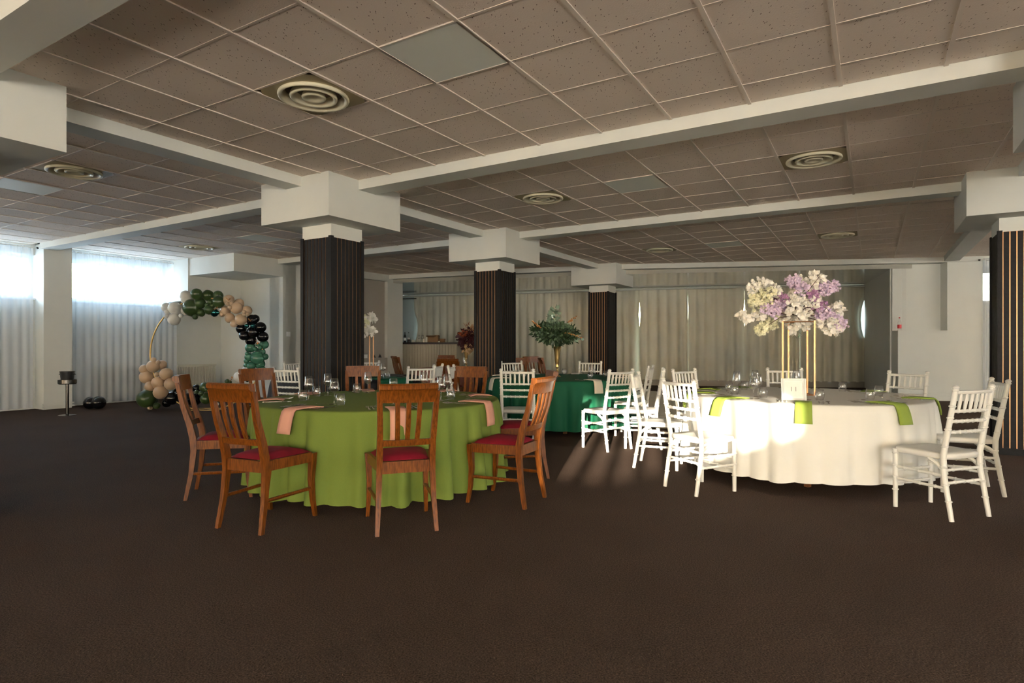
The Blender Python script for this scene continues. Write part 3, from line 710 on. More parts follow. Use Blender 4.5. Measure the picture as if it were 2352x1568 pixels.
TABLES = [('olive', (-1.165, 5.28), .06, 20, 'round banquet table under the olive green cloth', 'olive green cloth draped to the floor over the nearest round table'),
          ('whitecloth', (2.76, 5.69), .10, 17, 'round banquet table under the white cloth', 'white cloth draped over the round table with the flower stand'),
          ('emerald', (.70, 8.71), .08, 16, 'round banquet table under the emerald cloth', 'emerald green cloth on the round table with the gold vase'),
          ('black', (-2.40, 8.75), .08, 13, 'round banquet table behind the near slatted column', 'black cloth on the table behind the near slatted column'),
          ('rose', (-.85, 11.8), .08, 13, 'round banquet table under the rose brown cloth', 'rose brown cloth on the far table with dark red flowers')]
for i, (mm, (x, y), hem, nf, l1, l2) in enumerate(TABLES):
    t = thing('banquet_table', l1, 'table', (x, y, 0), .4 * i, 'round banquet tables')
    G().lathe([(.0, TZ - .045), (RT - .015, TZ - .045), (RT - .01, TZ - .03), (RT - .015, TZ - .006), (.0, TZ - .006)], 48).obj('tabletop', M['darkwood'], t)
    for k in range(4):
        a = pi / 4 + k * pi / 2
        G().bar([(.72 * math.cos(a), .72 * math.sin(a), 0), (.70 * math.cos(a), .70 * math.sin(a), TZ - .045)], [.04, .06], [.04, .06]).obj('leg', M['darkwood'], t)
    c = cloth_mesh(RT, hem, nf, 11 + i, .085 if mm != 'whitecloth' else .06).obj('tablecloth', M[mm], None, 'all', loc=(x, y, 0))
    tag(c, l2, 'tablecloth', 'round tablecloths')

# ------------------------------------------------------------------ place settings
wg = {}
wg['bowl'] = G().lathe([(.006, .088), (.018, .095), (.036, .112), (.041, .124), (.038, .145), (.033, .175), (.029, .205), (.028, .206), (.032, .175), (.037, .145), (.040, .124), (.035, .113), (.017, .097), (.001, .091)], 20).mesh('bowl', M['glass'], 'all')
wg['stem'] = G().lathe([(.006, .006), (.0042, .02), (.0038, .06), (.0045, .08), (.007, .09)], 10).mesh('stem', M['glass'], 'all')
wg['foot'] = G().lathe([(.036, .0), (.036, .0015), (.015, .004), (.005, .009), (.001, .009)], 20).mesh('foot', M['glass'], 'all')
def wine_glass(P_, lab, grp):
    t = thing('wine_glass', lab, 'glass', P_, 0, grp)
    for k in ('bowl', 'stem', 'foot'): link(k, wg[k], t)
tb = {}
tb['body'] = G().lathe([(.030, .004), (.037, .03), (.0395, .042), (.037, .06), (.031, .094), (.030, .094), (.036, .06), (.038, .042), (.036, .031), (.029, .008), (.001, .007)], 20).mesh('body', M['glass'], 'all')
tb['base'] = G().lathe([(.024, .0), (.0285, .001), (.030, .005), (.001, .0065)], 20).mesh('base', M['glass'], 'all')
def tumbler(P_, lab, grp):
    t = thing('tumbler', lab, 'glass', P_, 0, grp); link('body', tb['body'], t); link('base', tb['base'], t)
def fork_meshes():
    h = G().bar([(0, -.095, .001), (0, -.09, .001)], .01, .001)
    h = G(); V = []
    prof = [(-.10, .006, .002), (-.09, .008, .0025), (-.04, .0045, .003), (.0, .003, .005), (.02, .0032, .006)]
    rows = [[(-w, y, z), (w, y, z), (w, y, z + .002), (-w, y, z + .002)] for y, w, z in prof]
    h.grid(rows, True); h.f += [(0, 1, 2, 3), (16, 17, 18, 19)]
    n = G(); rows = [[(-w, y, z), (w, y, z), (w, y, z + .0018), (-w, y, z + .0018)] for y, w, z in ((.02, .0034, .006), (.032, .010, .003), (.05, .012, .002))]
    n.grid(rows, True); n.f += [(0, 1, 2, 3), (8, 9, 10, 11)]
    for k in range(4):
        x = -.0098 + k * .0065; rows = [[(x - w, y, z), (x + w, y, z), (x + w, y, z + .0016), (x - w, y, z + .0016)] for y, w, z in ((.048, .002, .002), (.075, .0017, .004), (.095, .0009, .010))]
        n.grid(rows, True)
    return h.mesh('handle', M['steel'], True), n.mesh('tines', M['steel'], True)
fh, ft = fork_meshes()
kh = G().grid([[(-w, y, 0), (w, y, 0), (w, y, .004), (-w, y, .004)] for y, w in ((-.11, .007), (-.10, .009), (-.03, .007), (.0, .0055))], True); kh.f += [(0, 1, 2, 3), (12, 13, 14, 15)]
kh = kh.mesh('handle', M['steel'], True)
kb = G().grid([[(-w, y, .0), (w2, y, .0), (w2, y, .0018), (-w, y, .0018)] for y, w, w2 in ((0, .0055, .0055), (.02, .008, .006), (.08, .009, .006), (.105, .004, .006), (.112, -.002, .006))], True); kb.f += [(16, 17, 18, 19)]
kb = kb.mesh('blade', M['steel'], True)
sb_ = G().lathe([(.001, .0005), (.010, .0015), (.017, .006), (.0165, .0068), (.009, .003), (.001, .002)], 14, Matrix.Translation((0, .065, 0)) @ Matrix.Diagonal((1, 1.5, 1, 1))).mesh('spoon_bowl', M['steel'], 'all')
def fork(P_, a, lab, grp): t = thing('fork', lab, 'fork', P_, a, grp); link('handle', fh, t); link('tines', ft, t); return t
def knife(P_, a, lab, grp): t = thing('knife', lab, 'knife', P_, a, grp); link('handle', kh, t); link('blade', kb, t); return t
def spoon(P_, a, lab, grp): t = thing('spoon', lab, 'spoon', P_, a, grp); link('handle', fh, t); link('spoon_bowl', sb_, t); return t
def napkin(cx, cy, phi, hang, m, lab, grp, w=.064, twist=0.0, inner=.80, Rr=RT):
    """folded cloth lying radially; hangs over the edge when hang > 0"""
    path = [(inner, TZ + .006)]
    if hang: path += [(.90, TZ + .012), (.99, TZ + .010), (Rr + .004, TZ + .006), (Rr + .020, TZ - .012), (Rr + .034, TZ - hang * .4), (Rr + .044, TZ - hang * .8), (Rr + .046, TZ - hang)]
    else: path += [(inner + .05, TZ + .016), (inner + .12, TZ + .014), (inner + .20, TZ + .006)]
    rows = []; k = len(path)
    for i, (r, z) in enumerate(path):
        f_ = i / (k - 1); nrm = Vector((0, 1)) if z > TZ - .01 else Vector((1, .1)); th = .012 if 0 < i < k - 1 else .007
        ww = w * (1 - .06 * math.sin(pi * f_)); sk = twist * (1 - f_)
        row = []
        for s, o_ in ((-1, 0), (-.5, .15), (0, 0), (.5, -.1), (1, 0)): row.append((r + nrm.x * (th * .5 + o_ * .01), s * ww + sk, z + nrm.y * (th * .5 + o_ * .006)))
        for s in (1, 0, -1): row.append((r - nrm.x * th * .5 + 0, s * ww + sk, z - nrm.y * th * .5 * .6))
        rows.append(row)
    g = G().grid(rows, True); m8 = 8; g.f += [tuple(range(m8)), tuple(range((k - 1) * m8, k * m8))[::-1]]
    return tag(g.obj('napkin', m, None, 'all', loc=(cx, cy, 0), rotz=phi), lab, 'napkin', grp)
def setting(cx, cy, deg, mm, where, tname, hang, cut=3, wine=True, twist=0.0, tum=True):
    phi = R_(deg); er = Vector((math.cos(phi), math.sin(phi), 0)); et = Vector((-er.y, er.x, 0)); C0 = Vector((cx, cy, 0))
    P_ = lambda r, t_: C0 + er * (r + RT - 1) + et * t_ + Vector((0, 0, TZ + .0015))
    inward = phi + pi / 2
    napkin(cx, cy, phi, hang, M[mm], 'folded %s napkin on the %s, %s' % ({'blush': 'blush pink', 'lime': 'lime green', 'cream': 'cream', 'black': 'black'}[mm], tname, where), 'napkins on the ' + tname, twist=twist)
    for k in range(cut):
        w_ = ('inner', 'middle', 'outer')[k]
        fork(P_(.80, -.125 - .032 * k), inward, '%s fork on the %s, %s' % (w_, tname, where), 'forks on the ' + tname)
        if k < 2: knife(P_(.80, .12 + .03 * k), inward, '%s knife on the %s, %s' % (w_, tname, where), 'knives on the ' + tname)
        else: spoon(P_(.80, .12 + .032 * k), inward, 'soup spoon on the %s, %s' % (tname, where), 'spoons on the ' + tname)
    if cut > 2: spoon(P_(.61, -.02), phi, 'dessert spoon laid crosswise on the %s, %s' % (tname, where), 'spoons on the ' + tname)
    if wine: wine_glass(P_(.56, .03), 'stemmed wine glass on the %s, %s' % (tname, where), 'wine glasses')
    if tum: tumbler(P_(.60, .13), 'stemless tumbler on the %s, %s' % (tname, where), 'tumblers')
rn_ = napkin(-2.40, 8.75, R_(-38), .5, M['emerald'], 'wide emerald runner over the black table, right of the near column', None, w=.30, inner=.25); rn_['category'] = 'table runner'; rn_.name = 'table_runner'
x, y = -1.165, 5.28
for deg, where, hg, tw in ((-116.8, 'before the near left chair', .17, .05), (-70.7, 'before the front middle chair', .20, 0), (-23.7, 'before the sunlit right chair', .18, .03), (15, 'at the right rear seat', 0, 0),
                       (56, 'at the seat left of the emerald table', 0, 0), (111, 'at the seat before the column', 0, 0), (152, 'at the seat before the balloon arch', 0, 0), (-166, 'at the far left seat', 0, 0)):
    setting(x, y, deg, 'blush', where, 'olive table', hg, 3, True, tw)
x, y = 2.76, 5.69
for deg, where, hg, tw, wine in ((-155, 'before the sunlit near chair', .15, .06, True), (-115, 'in front of the number sign', .15, 0, False), (-73, 'before the right front chair', .15, -.04, False), (-28, 'at the far right seat', .13, -.04, False),
                       (18, 'at the half lit rear chair', 0, 0, False), (66, 'behind the flower stand at right', 0, 0, True), (108, 'behind the flower stand at left', 0, 0, True), (140, 'at the rear left seat', 0, 0, True), (172, 'at the left seat', .14, 0, True)):
    setting(x, y, deg, 'lime', where, 'white table', hg, 3, wine, tw)
wine_glass((2.09, 5.16, TZ), 'stemmed wine glass left of the number sign on the white table', 'wine glasses')
x, y = .70, 8.71
for deg, where, hg in ((-67, 'at the front right seat', .16), (-112, 'at the front left seat', .16), (-157, 'at the left seat', .16), (158, 'at the rear left seat', .16), (113, 'behind the vase at left', 0), (68, 'behind the vase at right', 0), (23, 'at the right rear seat', 0), (-22, 'at the right seat', .16)):
    setting(x, y, deg, 'cream', where, 'emerald table', hg, 2, False)
wine_glass((.05, 8.0, TZ), 'stemmed wine glass at the left of the emerald table', 'wine glasses')
wine_glass((1.05, 7.9, TZ), 'stemmed wine glass at the right of the emerald table', 'wine glasses')
for i, (px, Y_, w_) in enumerate(((872, 8.35, 1), (880, 8.6, 1), (890, 8.25, 0), (876, 8.1, 0))):
    P_ = Vector(((px - CX) * Y_ / F, Y_, TZ + .008))
    (wine_glass if w_ else tumbler)(P_, ['front stemmed wine glass on the black table beside the column', 'rear stemmed wine glass on the black table beside the column', 'right tumbler on the black table beside the column', 'left tumbler on the black table beside the column'][i], 'glasses on the black table')
setting(-2.40, 8.75, -20, 'black', 'right of the column', 'black table', 0, 2, False, 0, False)
setting(-2.40, 8.75, 15, 'black', 'farther right of the column', 'black table', 0, 2, False, 0, False)
for deg, where in ((-95, 'before the dark wooden chair'), (-60, 'right of the dark wooden chair'), (-130, 'left of the dark wooden chair'), (100, 'on its far side')):
    setting(-.85, 11.8, deg, 'black', where, 'rose table', 0, 1, True, 0, False)
# ------------------------------------------------------------------ balloon arch
HY = 10.95                                               # distance of the hoop
AP = at(474, 813, HY); RR = 1.03
arch = thing('balloon_arch', 'gold hoop arch dressed with white, green, beige and black balloons', 'balloon arch', (AP.x, HY, 0))
def apt(x, y, dy=0): 
    P_ = at(x, y, HY + dy); return Vector((P_.x - AP.x, dy, P_.z))
hz_ = AP.z
G().tube([(RR * math.cos(2 * pi * k / 72), 0, hz_ + RR * math.sin(2 * pi * k / 72)) for k in range(73)], .014, 8).obj('hoop', M['gold'], arch, 'all')
g = G().box((-.30, -.16, 0), (.30, -.145, .012)).box((-.30, .145, 0), (.30, .16, .012))
for sx in (-.29, .29): g.box((sx - .01, -.16, 0), (sx + .01, .16, .012))
g.obj('base_frame', M['gold'], arch)
prof = [(.001, -1.0), (.10, -.985), (.38, -.91), (.66, -.73), (.87, -.44), (.985, -.08), (1.0, .1), (.94, .38), (.78, .65), (.52, .86), (.22, .98), (.001, 1.02)]
bal = {k: G().lathe(prof, 20).add([(.04, 0, -1.0), (-.02, .035, -1.0), (-.02, -.035, -1.0), (.07, 0, -1.1), (-.035, .06, -1.1), (-.035, -.06, -1.1)], [(0, 1, 4, 3), (1, 2, 5, 4), (2, 0, 3, 5), (3, 4, 5)]).mesh('balloon', M['b_' + k], 'all') for k in ('white', 'green', 'beige', 'black', 'sea', 'teal')}
BL = {'white': [(590,205,65),(605,240,68),(365,335,55),(465,345,75),(455,470,70),(600,370,60),(370,385,28),(370,435,30),(535,430,25),(1285,1070,50),(1205,1140,60),(955,1455,20)],
 'green': [(718,180,65),(850,195,65),(965,195,58),(665,340,100),(755,285,65),(975,270,68),(875,272,30),(838,305,25),(903,315,28),(860,360,55),(770,395,45),(700,445,30),(140,1390,105),(228,1415,38),(183,1475,40),(255,1475,38),(810,1260,60),(715,1315,25),(770,1330,28),(830,1285,25),(825,1390,65),(1070,1190,28),(1105,1200,20),(960,1400,40)],
 'teal': [(925,395,46),(960,395,22),(1300,548,26),(1370,548,28),(530,1222,26),(512,1265,30),(1305,1185,16)],
 'beige': [(1090,250,62),(1208,290,58),(1180,340,68),(1048,375,60),(1300,372,58),(1100,455,57),(1230,475,68),(1150,520,45),(1010,410,35),(1075,292,24),(1123,290,24),(1105,335,24),(1268,385,22),(1265,412,22),(1305,412,24),
           (110,1050,55),(215,1015,72),(310,1000,55),(215,940,30),(270,970,25),(365,1105,70),(140,1140,80),(255,1110,28),(275,1205,75),(420,1220,72),(180,1250,60),(300,1320,78),(165,1505,20),(185,1510,20)],
 'black': [(1360,480,65),(1395,465,50),(1460,565,62),(1235,580,60),(1485,675,62),(1265,660,55),(1345,715,62),(1370,620,70),(520,1210,45),(430,1385,78),(520,1330,75),(610,1400,75),(715,1270,45),(700,1400,70),(370,1440,50)],
 'sea': [(1340,800,60),(1500,765,52),(1425,765,25),(1400,815,27),(1455,800,25),(1465,850,50),(1420,920,82),(1325,910,50),(1510,905,38),(1300,870,22),(1295,955,30),(1290,1005,28),(1350,1010,50),(1450,990,60),(1470,1060,50),(1400,1110,50)]}
rb_ = random.Random(5)
for k, lst in BL.items():
    for (bx, by, br) in lst:
        px, py, r = 310 + bx / 5.058, 640 + by / 5.058, br / 5.058 * HY / F
        dy = rb_.uniform(-.10, .06) - (.10 if br < 35 else 0) - (.05 if br > 80 else 0)
        P_ = apt(px, py, dy); P_.z = max(P_.z, r * 1.02)
        c0 = Vector((0, 0, hz_)); out = (P_ - c0); out = out.normalized() if out.length > .01 else Vector((0, 0, 1))
        o = link('balloon', bal[k], arch, P_, None, (r, r, r * rb_.uniform(1.0, 1.06)))
        o.rotation_euler = (out + Vector((rb_.uniform(-.6, .6), -.3, rb_.uniform(-.6, .6)))).to_track_quat('Z', 'Y').to_euler()
def leaf(g, P_, d_, L, w, bend=.15, n=3, roll=None):
    d_ = Vector(d_).normalized(); side = d_.cross(Vector((0, 0, 1)) if abs(d_.z) < .9 else Vector((1, 0, 0))).normalized(); up = side.cross(d_).normalized()
    if roll is not None: side = side * math.cos(roll) + up * math.sin(roll); up = side.cross(d_).normalized()
    P_ = Vector(P_); V = [P_]
    for i in range(1, n):
        f_ = i / n; c_ = P_ + d_ * L * f_ - up * bend * L * f_ * f_; ww = w * math.sin(pi * (f_ ** .85)) + .1 * w
        V += [c_ - side * ww, c_ + side * ww]
    V.append(P_ + d_ * L - up * bend * L); k = len(V); Fc = [(0, 1, 2)]
    for i in range(n - 2): Fc.append((1 + 2 * i, 3 + 2 * i, 4 + 2 * i, 2 + 2 * i))
    Fc.append((k - 3, k - 1, k - 2)); g.add(V, Fc)
for (bx, by) in ((1085, 250), (940, 350), (1335, 490), (1430, 735), (1130, 1160)):
    g = G(); P_ = apt(310 + bx / 5.058, 640 + by / 5.058, -.22)
    for k in range(9): leaf(g, P_, (rb_.uniform(-1, 1), rb_.uniform(-.8, .2), rb_.uniform(-.4, 1)), .075, .012)
    g.obj('copper_sprig', M['sprig'], arch)
# pair of black balloons resting on the floor
t = thing('balloon_pair', 'two black balloons lying on the floor before the sheer curtain', 'balloon', (-7.70, 11.0, 0))
for dx, r in ((-.075, .115), (.075, .12)): o = link('balloon', bal['black'], t, (dx, 0, r * 1.0), None, (r, r, r)); o.rotation_euler = (1.4, .5 * dx, dx * 9)

# ------------------------------------------------------------------ wine cooler stand
t = thing('wine_cooler_stand', 'black ice bucket on a slim pedestal stand before the left pier', 'stand', (-7.50, 10.06, 0))
G().lathe([(.001, 0), (.13, 0), (.13, .006), (.03, .02), (.001, .022)], 24).obj('base', M['pewter'], t, True)
G().lathe([(.024, .015), (.024, .54)], 12).obj('pole', M['pewter'], t, True)
G().lathe([(.001, .52), (.12, .525), (.134, .54), (.134, .60), (.126, .60), (.126, .545), (.001, .54)], 24).obj('tray', M['pewter'], t, True)
b = G().lathe([(.001, .545), (.085, .546), (.108, .735), (.112, .735), (.112, .742), (.102, .742), (.082, .555), (.001, .553)], 24).obj('bucket', M['bucket'], t, True)
for s in (-1, 1): G().tube([(s * .105, -.015, .70), (s * .13, -.012, .69), (s * .13, .012, .69), (s * .105, .015, .70)], .006, 6).obj('handle', M['pewter'], b)

# ------------------------------------------------------------------ radiators on the left wall
def radiator(p, q0, q1, z0, z1, lab):
    t = thing('radiator', lab, 'radiator', W(p, (q0 + q1) / 2), -BA + pi / 2); L = (q1 - q0) / 2
    G().box((-L, .02, z0), (L, .06, z1 - .03)).obj('panel', M['radiator'], t)
    rib = G().bar([(0, .01, z0 + .02), (0, .002, z0 + .05), (0, .002, z1 - .08), (0, .01, z1 - .05)], .016, .02).mesh('rib', M['radiator'])
    n = int(2 * L / .035)
    for i in range(n): link('rib', rib, t, (-L + .02 + i * (2 * L - .04) / (n - 1), 0, 0))
    G().box((-L - .005, -.002, z1 - .04), (L + .005, .07, z1)).obj('top_grille', M['radiator'], t)
    for s in (-1, 1): G().box((s * (L - .1) - .02, .05, z0 + .1), (s * (L - .1) + .02, .1, z1 - .1)).obj('bracket', M['radiator'], t)
radiator(-13.10, 7.47, 8.35, .16, .74, 'cream panel radiator seen through the balloon hoop')
radiator(-13.18, 5.9, 7.2, .16, .74, 'cream panel radiator veiled by the sheer curtain')

# ------------------------------------------------------------------ flower stand, sign and vases
rf = random.Random(21)
def blossom_mesh(name, m, n, size, pr, seed, flat=.5):
    r = random.Random(seed); g = G()
    for i in range(n):
        a = r.uniform(0, 2 * pi); z = r.uniform(-.6, 1); q_ = math.sqrt(max(0, 1 - z * z)); d_ = Vector((q_ * math.cos(a), q_ * math.sin(a), z)); P_ = d_ * size * r.uniform(.55, 1)
        for k in range(4 if n < 40 else 3): leaf(g, P_, d_ * .5 + Vector((r.uniform(-1, 1), r.uniform(-1, 1), r.uniform(-1, 1))), pr, pr * .42, .25, 3, r.uniform(0, 6))
    return g.mesh(name, m)
BM = {'hyd': blossom_mesh('hydrangea_head', M['petal'], 26, .062, .034, 1), 'iv': blossom_mesh('ivory_blossom', M['ivory'], 30, .06, .028, 2), 'li': blossom_mesh('lilac_blossom', M['lilac'], 34, .06, .024, 3),
      'pu': blossom_mesh('purple_blossom', M['purple'], 34, .05, .022, 4), 'or': blossom_mesh('orchid_bloom', M['petal'], 7, .034, .052, 5)}
NM = {'hyd': 'hydrangea_head', 'iv': 'ivory_blossom', 'li': 'lilac_blossom', 'pu': 'purple_blossom', 'or': 'orchid_bloom'}
SY = 5.69; SP = Vector((2.73, SY, TZ))
st = thing('flower_stand', 'copper four-rod stand with a cloud of white and lilac flowers on the white table', 'flower stand', SP, R_(-24))
RODS = [(-.135, -.10), (.135, -.10), (.082, .10), (-.082, .10)]
for a, b in RODS: G().box((a - .007, b - .007, 0), (a + .007, b + .007, .70)).obj('rod', M['rosegold'], st)
for z in (.004, .69):
    G().tube([(a, b, z) for a, b in RODS + RODS[:1]], .007, 6).obj('frame', M['rosegold'], st)
inv = st.matrix_basis.inverted()
FL = {'iv': [(1760,690),(1745,705),(1765,675),(1780,700),(1735,690),(1760,750),(1775,740),(1750,758),(1790,715),(1740,670)], 'hyd': [(1735,662),(1755,655),(1775,665),(1835,675),(1845,700),(1820,690),(1800,725),(1815,735),(1870,690),(1855,680),(1875,735),(1895,745),(1845,655)],
      'pu': [(1790,680),(1802,688),(1815,680),(1868,668),(1875,658),(1862,680),(1880,705),(1895,700)], 'li': [(1830,650),(1840,662),(1820,645),(1775,712),(1790,705),(1760,712),(1805,705),(1900,665),(1912,660),(1890,672),(1890,718),(1905,725),(1920,735),(1880,725),(1927,745)],
      'or': [(1705,728),(1715,738),(1728,735),(1740,728),(1750,722),(1830,715),(1845,722),(1858,718),(1835,738),(1850,745),(1830,755),(1840,700),(1872,630),(1882,640),(1888,650),(1875,652),(1865,660),(1925,705),(1932,715),(1918,712),(1908,760),(1920,755),(1932,762),(1898,752),(1885,745),(1912,745),(1870,720),(1825,700),(1815,722)]}
for k, lst in FL.items():
    for (px, py) in lst:
        dd = math.hypot((px - 1822) / 120, (py - 700) / 70); dep = SY + rf.uniform(-.16, .20) * max(.25, 1 - .6 * dd)
        for rep_ in range(2 if k in ('hyd', 'li', 'iv') else 1):
            P_ = inv @ at(px + rf.uniform(-5, 5), py + rf.uniform(-4, 4), dep + rep_ * rf.uniform(.1, .3))
            o = link(NM[k], BM[k], st, P_, None, rf.uniform(.85, 1.15)); o.rotation_euler = (rf.uniform(-1, 1), rf.uniform(-1, 1), rf.uniform(0, 6))
C1 = inv @ at(1825, 722, SY)
for (px, py) in ((1708, 730), (1745, 668), (1755, 752), (1800, 685), (1835, 650), (1882, 635), (1908, 664), (1928, 712), (1925, 742), (1930, 762), (1880, 705), (1840, 745)):
    E_ = inv @ at(px, py, SY + rf.uniform(-.1, .1)); mid = (C1 + E_) / 2 + Vector((0, 0, .03))
    G().tube([C1, mid, E_], [.005, .004, .002], 5).obj('branch', M['twig'], st)
g = G(); P_ = inv @ at(1828, 765, SY - .12)
for k in range(12): leaf(g, P_ + Vector((rf.uniform(-.03, .03), rf.uniform(-.02, .02), rf.uniform(-.04, .02))), (rf.uniform(-1, 1), rf.uniform(-.5, .5), -rf.uniform(.2, 1)), .05, .006)
g.obj('hanging_leaves', M['paleleaf'], st)
# framed table number
t = thing('table_number_sign', 'white framed table number sign reading 11 before the copper rods', 'sign', (2.41, 5.10, TZ + .001), R_(-14))
Mt = Matrix.Rotation(R_(-9), 4, 'X')
g = G(); a, h = .098, .185
for x0, x1, z0, z1 in ((-a, -a + .03, 0, h), (a - .03, a, 0, h), (-a + .03, a - .03, 0, .03), (-a + .03, a - .03, h - .03, h)): g.box((x0, -.011, z0), (x1, .011, z1), Mt)
g.obj('frame', M['paper'], t)
g = G()
for x0, x1, z0, z1 in ((-a + .011, -a + .0135, .0, h), (a - .0135, a - .011, 0, h), (-a + .02, -a + .0215, 0, h), (a - .0215, a - .02, 0, h), (-a + .03, a - .03, .012, .0135), (-a + .03, a - .03, h - .0135, h - .012)): g.box((x0, -.0118, z0), (x1, -.0112, z1), Mt)
g.obj('frame_grooves', M['ink'], t)
G().box((-a + .03, -.004, .03), (a - .03, .004, h - .03), Mt).obj('card', mat('sign_paper', (.78, .82, .80), .5), t)
tx = bpy.data.curves.new('number', 'FONT'); tx.body = '11'; tx.size = .055; tx.extrude = .0003; tx.align_x = 'CENTER'; tx.align_y = 'CENTER'; tx.space_character = 1.25
tx.materials.append(M['ink']); tmp = bpy.data.objects.new('number_curve', tx); C.objects.link(tmp)
bpy.context.view_layer.update(); nm = bpy.data.meshes.new_from_object(tmp.evaluated_get(bpy.context.evaluated_depsgraph_get())); bpy.data.objects.remove(tmp)
to = link('number', nm, t); to.matrix_local = Mt @ Matrix.Translation((0, -.0050, h / 2)) @ Matrix.Rotation(pi / 2, 4, 'X')
G().box((-.02, .0, .0), (.02, .055, .006)).obj('back_stand', M['paper'], t)

def vase(P_, lab, s=1.0):
    t = thing('trumpet_vase', lab, 'vase', P_)
    G().lathe([(.001, 0), (.055, 0), (.056, .012), (.04, .022), (.016, .04), (.013, .06), (.022, .075), (.024, .085), (.013, .10), (.012, .125), (.024, .14), (.026, .155), (.020, .17), (.030, .20), (.036, .28), (.046, .37), (.060, .44), (.063, .445), (.056, .44), (.03, .30), (.001, .28)], 24).obj('body', M['gold'], t, 'all').scale = (s,) * 3
    return t
VP = Vector((.66, 8.71, TZ)); t = vase(VP, 'tall gold trumpet vase with eucalyptus and ferns on the emerald table')
rg = random.Random(3)
def lump(t, name, m, c, rad, n, L, w, seed, spread=1.0):
    r = random.Random(seed); g = G()
    for i in range(n):
        a, z = r.uniform(0, 2 * pi), r.uniform(-1, 1); q_ = math.sqrt(1 - z * z); d_ = Vector((q_ * math.cos(a), q_ * math.sin(a), z))
        P_ = Vector(c) + Vector((d_.x * rad[0], d_.y * rad[1], d_.z * rad[2])) * r.uniform(.35, 1)
        leaf(g, P_, d_ + Vector((r.uniform(-.7, .7), r.uniform(-.7, .7), r.uniform(-.7, .5))), L * r.uniform(.7, 1.25), w, .25, 4, r.uniform(0, 6))
    return g.obj(name, m, t)
def rel(px, py, dy=0): return at(px, py, VP.y + dy) - VP
lump(t, 'fern_foliage', M['fern'], rel(1277, 770), (.22, .2, .13), 420, .085, .014, 1)
lump(t, 'eucalyptus_foliage', M['leaf'], rel(1277, 764), (.29, .2, .15), 340, .065, .026, 2)
lump(t, 'eucalyptus_top', M['paleleaf'], rel(1272, 726), (.075, .07, .13), 70, .06, .027, 3)
lump(t, 'fern_left', M['fern'], rel(1242, 760), (.14, .1, .12), 190, .07, .012, 4); lump(t, 'fern_right', M['fern'], rel(1305, 765), (.15, .1, .14), 190, .07, .012, 5)
lump(t, 'pale_sprays', M['paleleaf'], rel(1262, 770), (.2, .14, .1), 90, .05, .012, 6); lump(t, 'eucalyptus_trail', M['paleleaf'], rel(1318, 778), (.12, .04, .03), 26, .05, .022, 7)
for (x0, y0_, x1, y1_) in ((1295, 762, 1336, 776), (1305, 740, 1322, 728), (1240, 752, 1224, 738)):
    g = G(); A = rel(x0, y0_, -.15); B2 = rel(x1, y1_, -.2)
    g.tube([A, B2], .002, 5)
    for k in range(16): g.lathe([(.001, -.011), (.009, -.005), (.011, .0), (.008, .006), (.001, .01)], 6, Matrix.Translation(A.lerp(B2, k / 15) + Vector((rg.uniform(-.012, .012), rg.uniform(-.012, .012), rg.uniform(-.012, .012)))))
    g.obj('copper_berry_sprig', M['sprig'], t)
VP = Vector((-.90, 11.75, TZ)); t = vase(VP, 'gold vase with dark red and rust flowers on the rose table', 1.15)
lump(t, 'maroon_blooms', M['maroon'], rel(1072, 778), (.17, .15, .19), 420, .07, .024, 11); lump(t, 'rust_blooms', M['rust'], rel(1064, 767, -.12), (.07, .05, .06), 60, .045, .015, 12)
lump(t, 'dried_sprays', M['rust'], rel(1077, 755), (.10, .08, .10), 50, .09, .006, 13); lump(t, 'straw_blooms', M['straw'], rel(1075, 800), (.13, .1, .08), 150, .06, .016, 14); lump(t, 'straw_side', M['straw'], rel(1085, 765), (.05, .08, .16), 70, .06, .014, 15)
# white flowers that stick out behind the near column, on a stand on the black table
VP = Vector((-2.18, 8.75, TZ)); t = thing('flower_stand', 'tall stand with white flowers showing right of the near slatted column', 'flower stand', VP)
for a in (-.12, .12):
    for b in (-.12, .12): G().box((a - .007, b - .007, 0), (a + .007, b + .007, .60)).obj('rod', M['rosegold'], t)
for (px, py, k) in ((832, 730, 'iv'), (838, 742, 'iv'), (826, 745, 'iv'), (842, 752, 'hyd'), (850, 765, 'or'), (858, 760, 'or'), (846, 735, 'or'), (853, 728, 'or'), (857, 736, 'or'), (836, 765, 'hyd'), (815, 740, 'hyd'), (800, 735, 'hyd'), (790, 750, 'li'), (810, 755, 'iv'), (785, 735, 'hyd'), (820, 720, 'iv'), (800, 718, 'li'), (846, 758, 'or'), (775, 745, 'or')):
    o = link(NM[k], BM[k], t, rel(px, py, rf.uniform(-.1, .1)), None, 1.1); o.rotation_euler = (rf.uniform(-1, 1), rf.uniform(-1, 1), rf.uniform(0, 6))

# ------------------------------------------------------------------ bar and what stands on it
A0 = Vector(((921 - CX) * 17.0 / F, 17.0, 0)); A1 = Vector(((1049 - CX) * 16.55 / F, 16.55, 0)); Mq, L = oriented(A0, A1)
bar = thing('bar_counter', 'cream beadboard bar with a dark counter top beside the white pier', 'bar', A0, math.atan2((A1 - A0).y, (A1 - A0).x))
G().box((0, .03, 0), (L, .55, 1.20)).obj('carcass', M['beadboard'], bar)
n = 20; pm = G().add([(0, .03, 0), (.004, .016, 0), (L / n - .006, .016, 0), (L / n - .002, .03, 0), (0, .03, 1.2), (.004, .016, 1.2), (L / n - .006, .016, 1.2), (L / n - .002, .03, 1.2)], [(0, 1, 5, 4), (1, 2, 6, 5), (2, 3, 7, 6), (4, 5, 6, 7), (0, 3, 2, 1), (3, 0, 4, 7)]).mesh('plank', M['beadboard'])
for i in range(n): link('plank', pm, bar, (i * L / n, 0, 0))
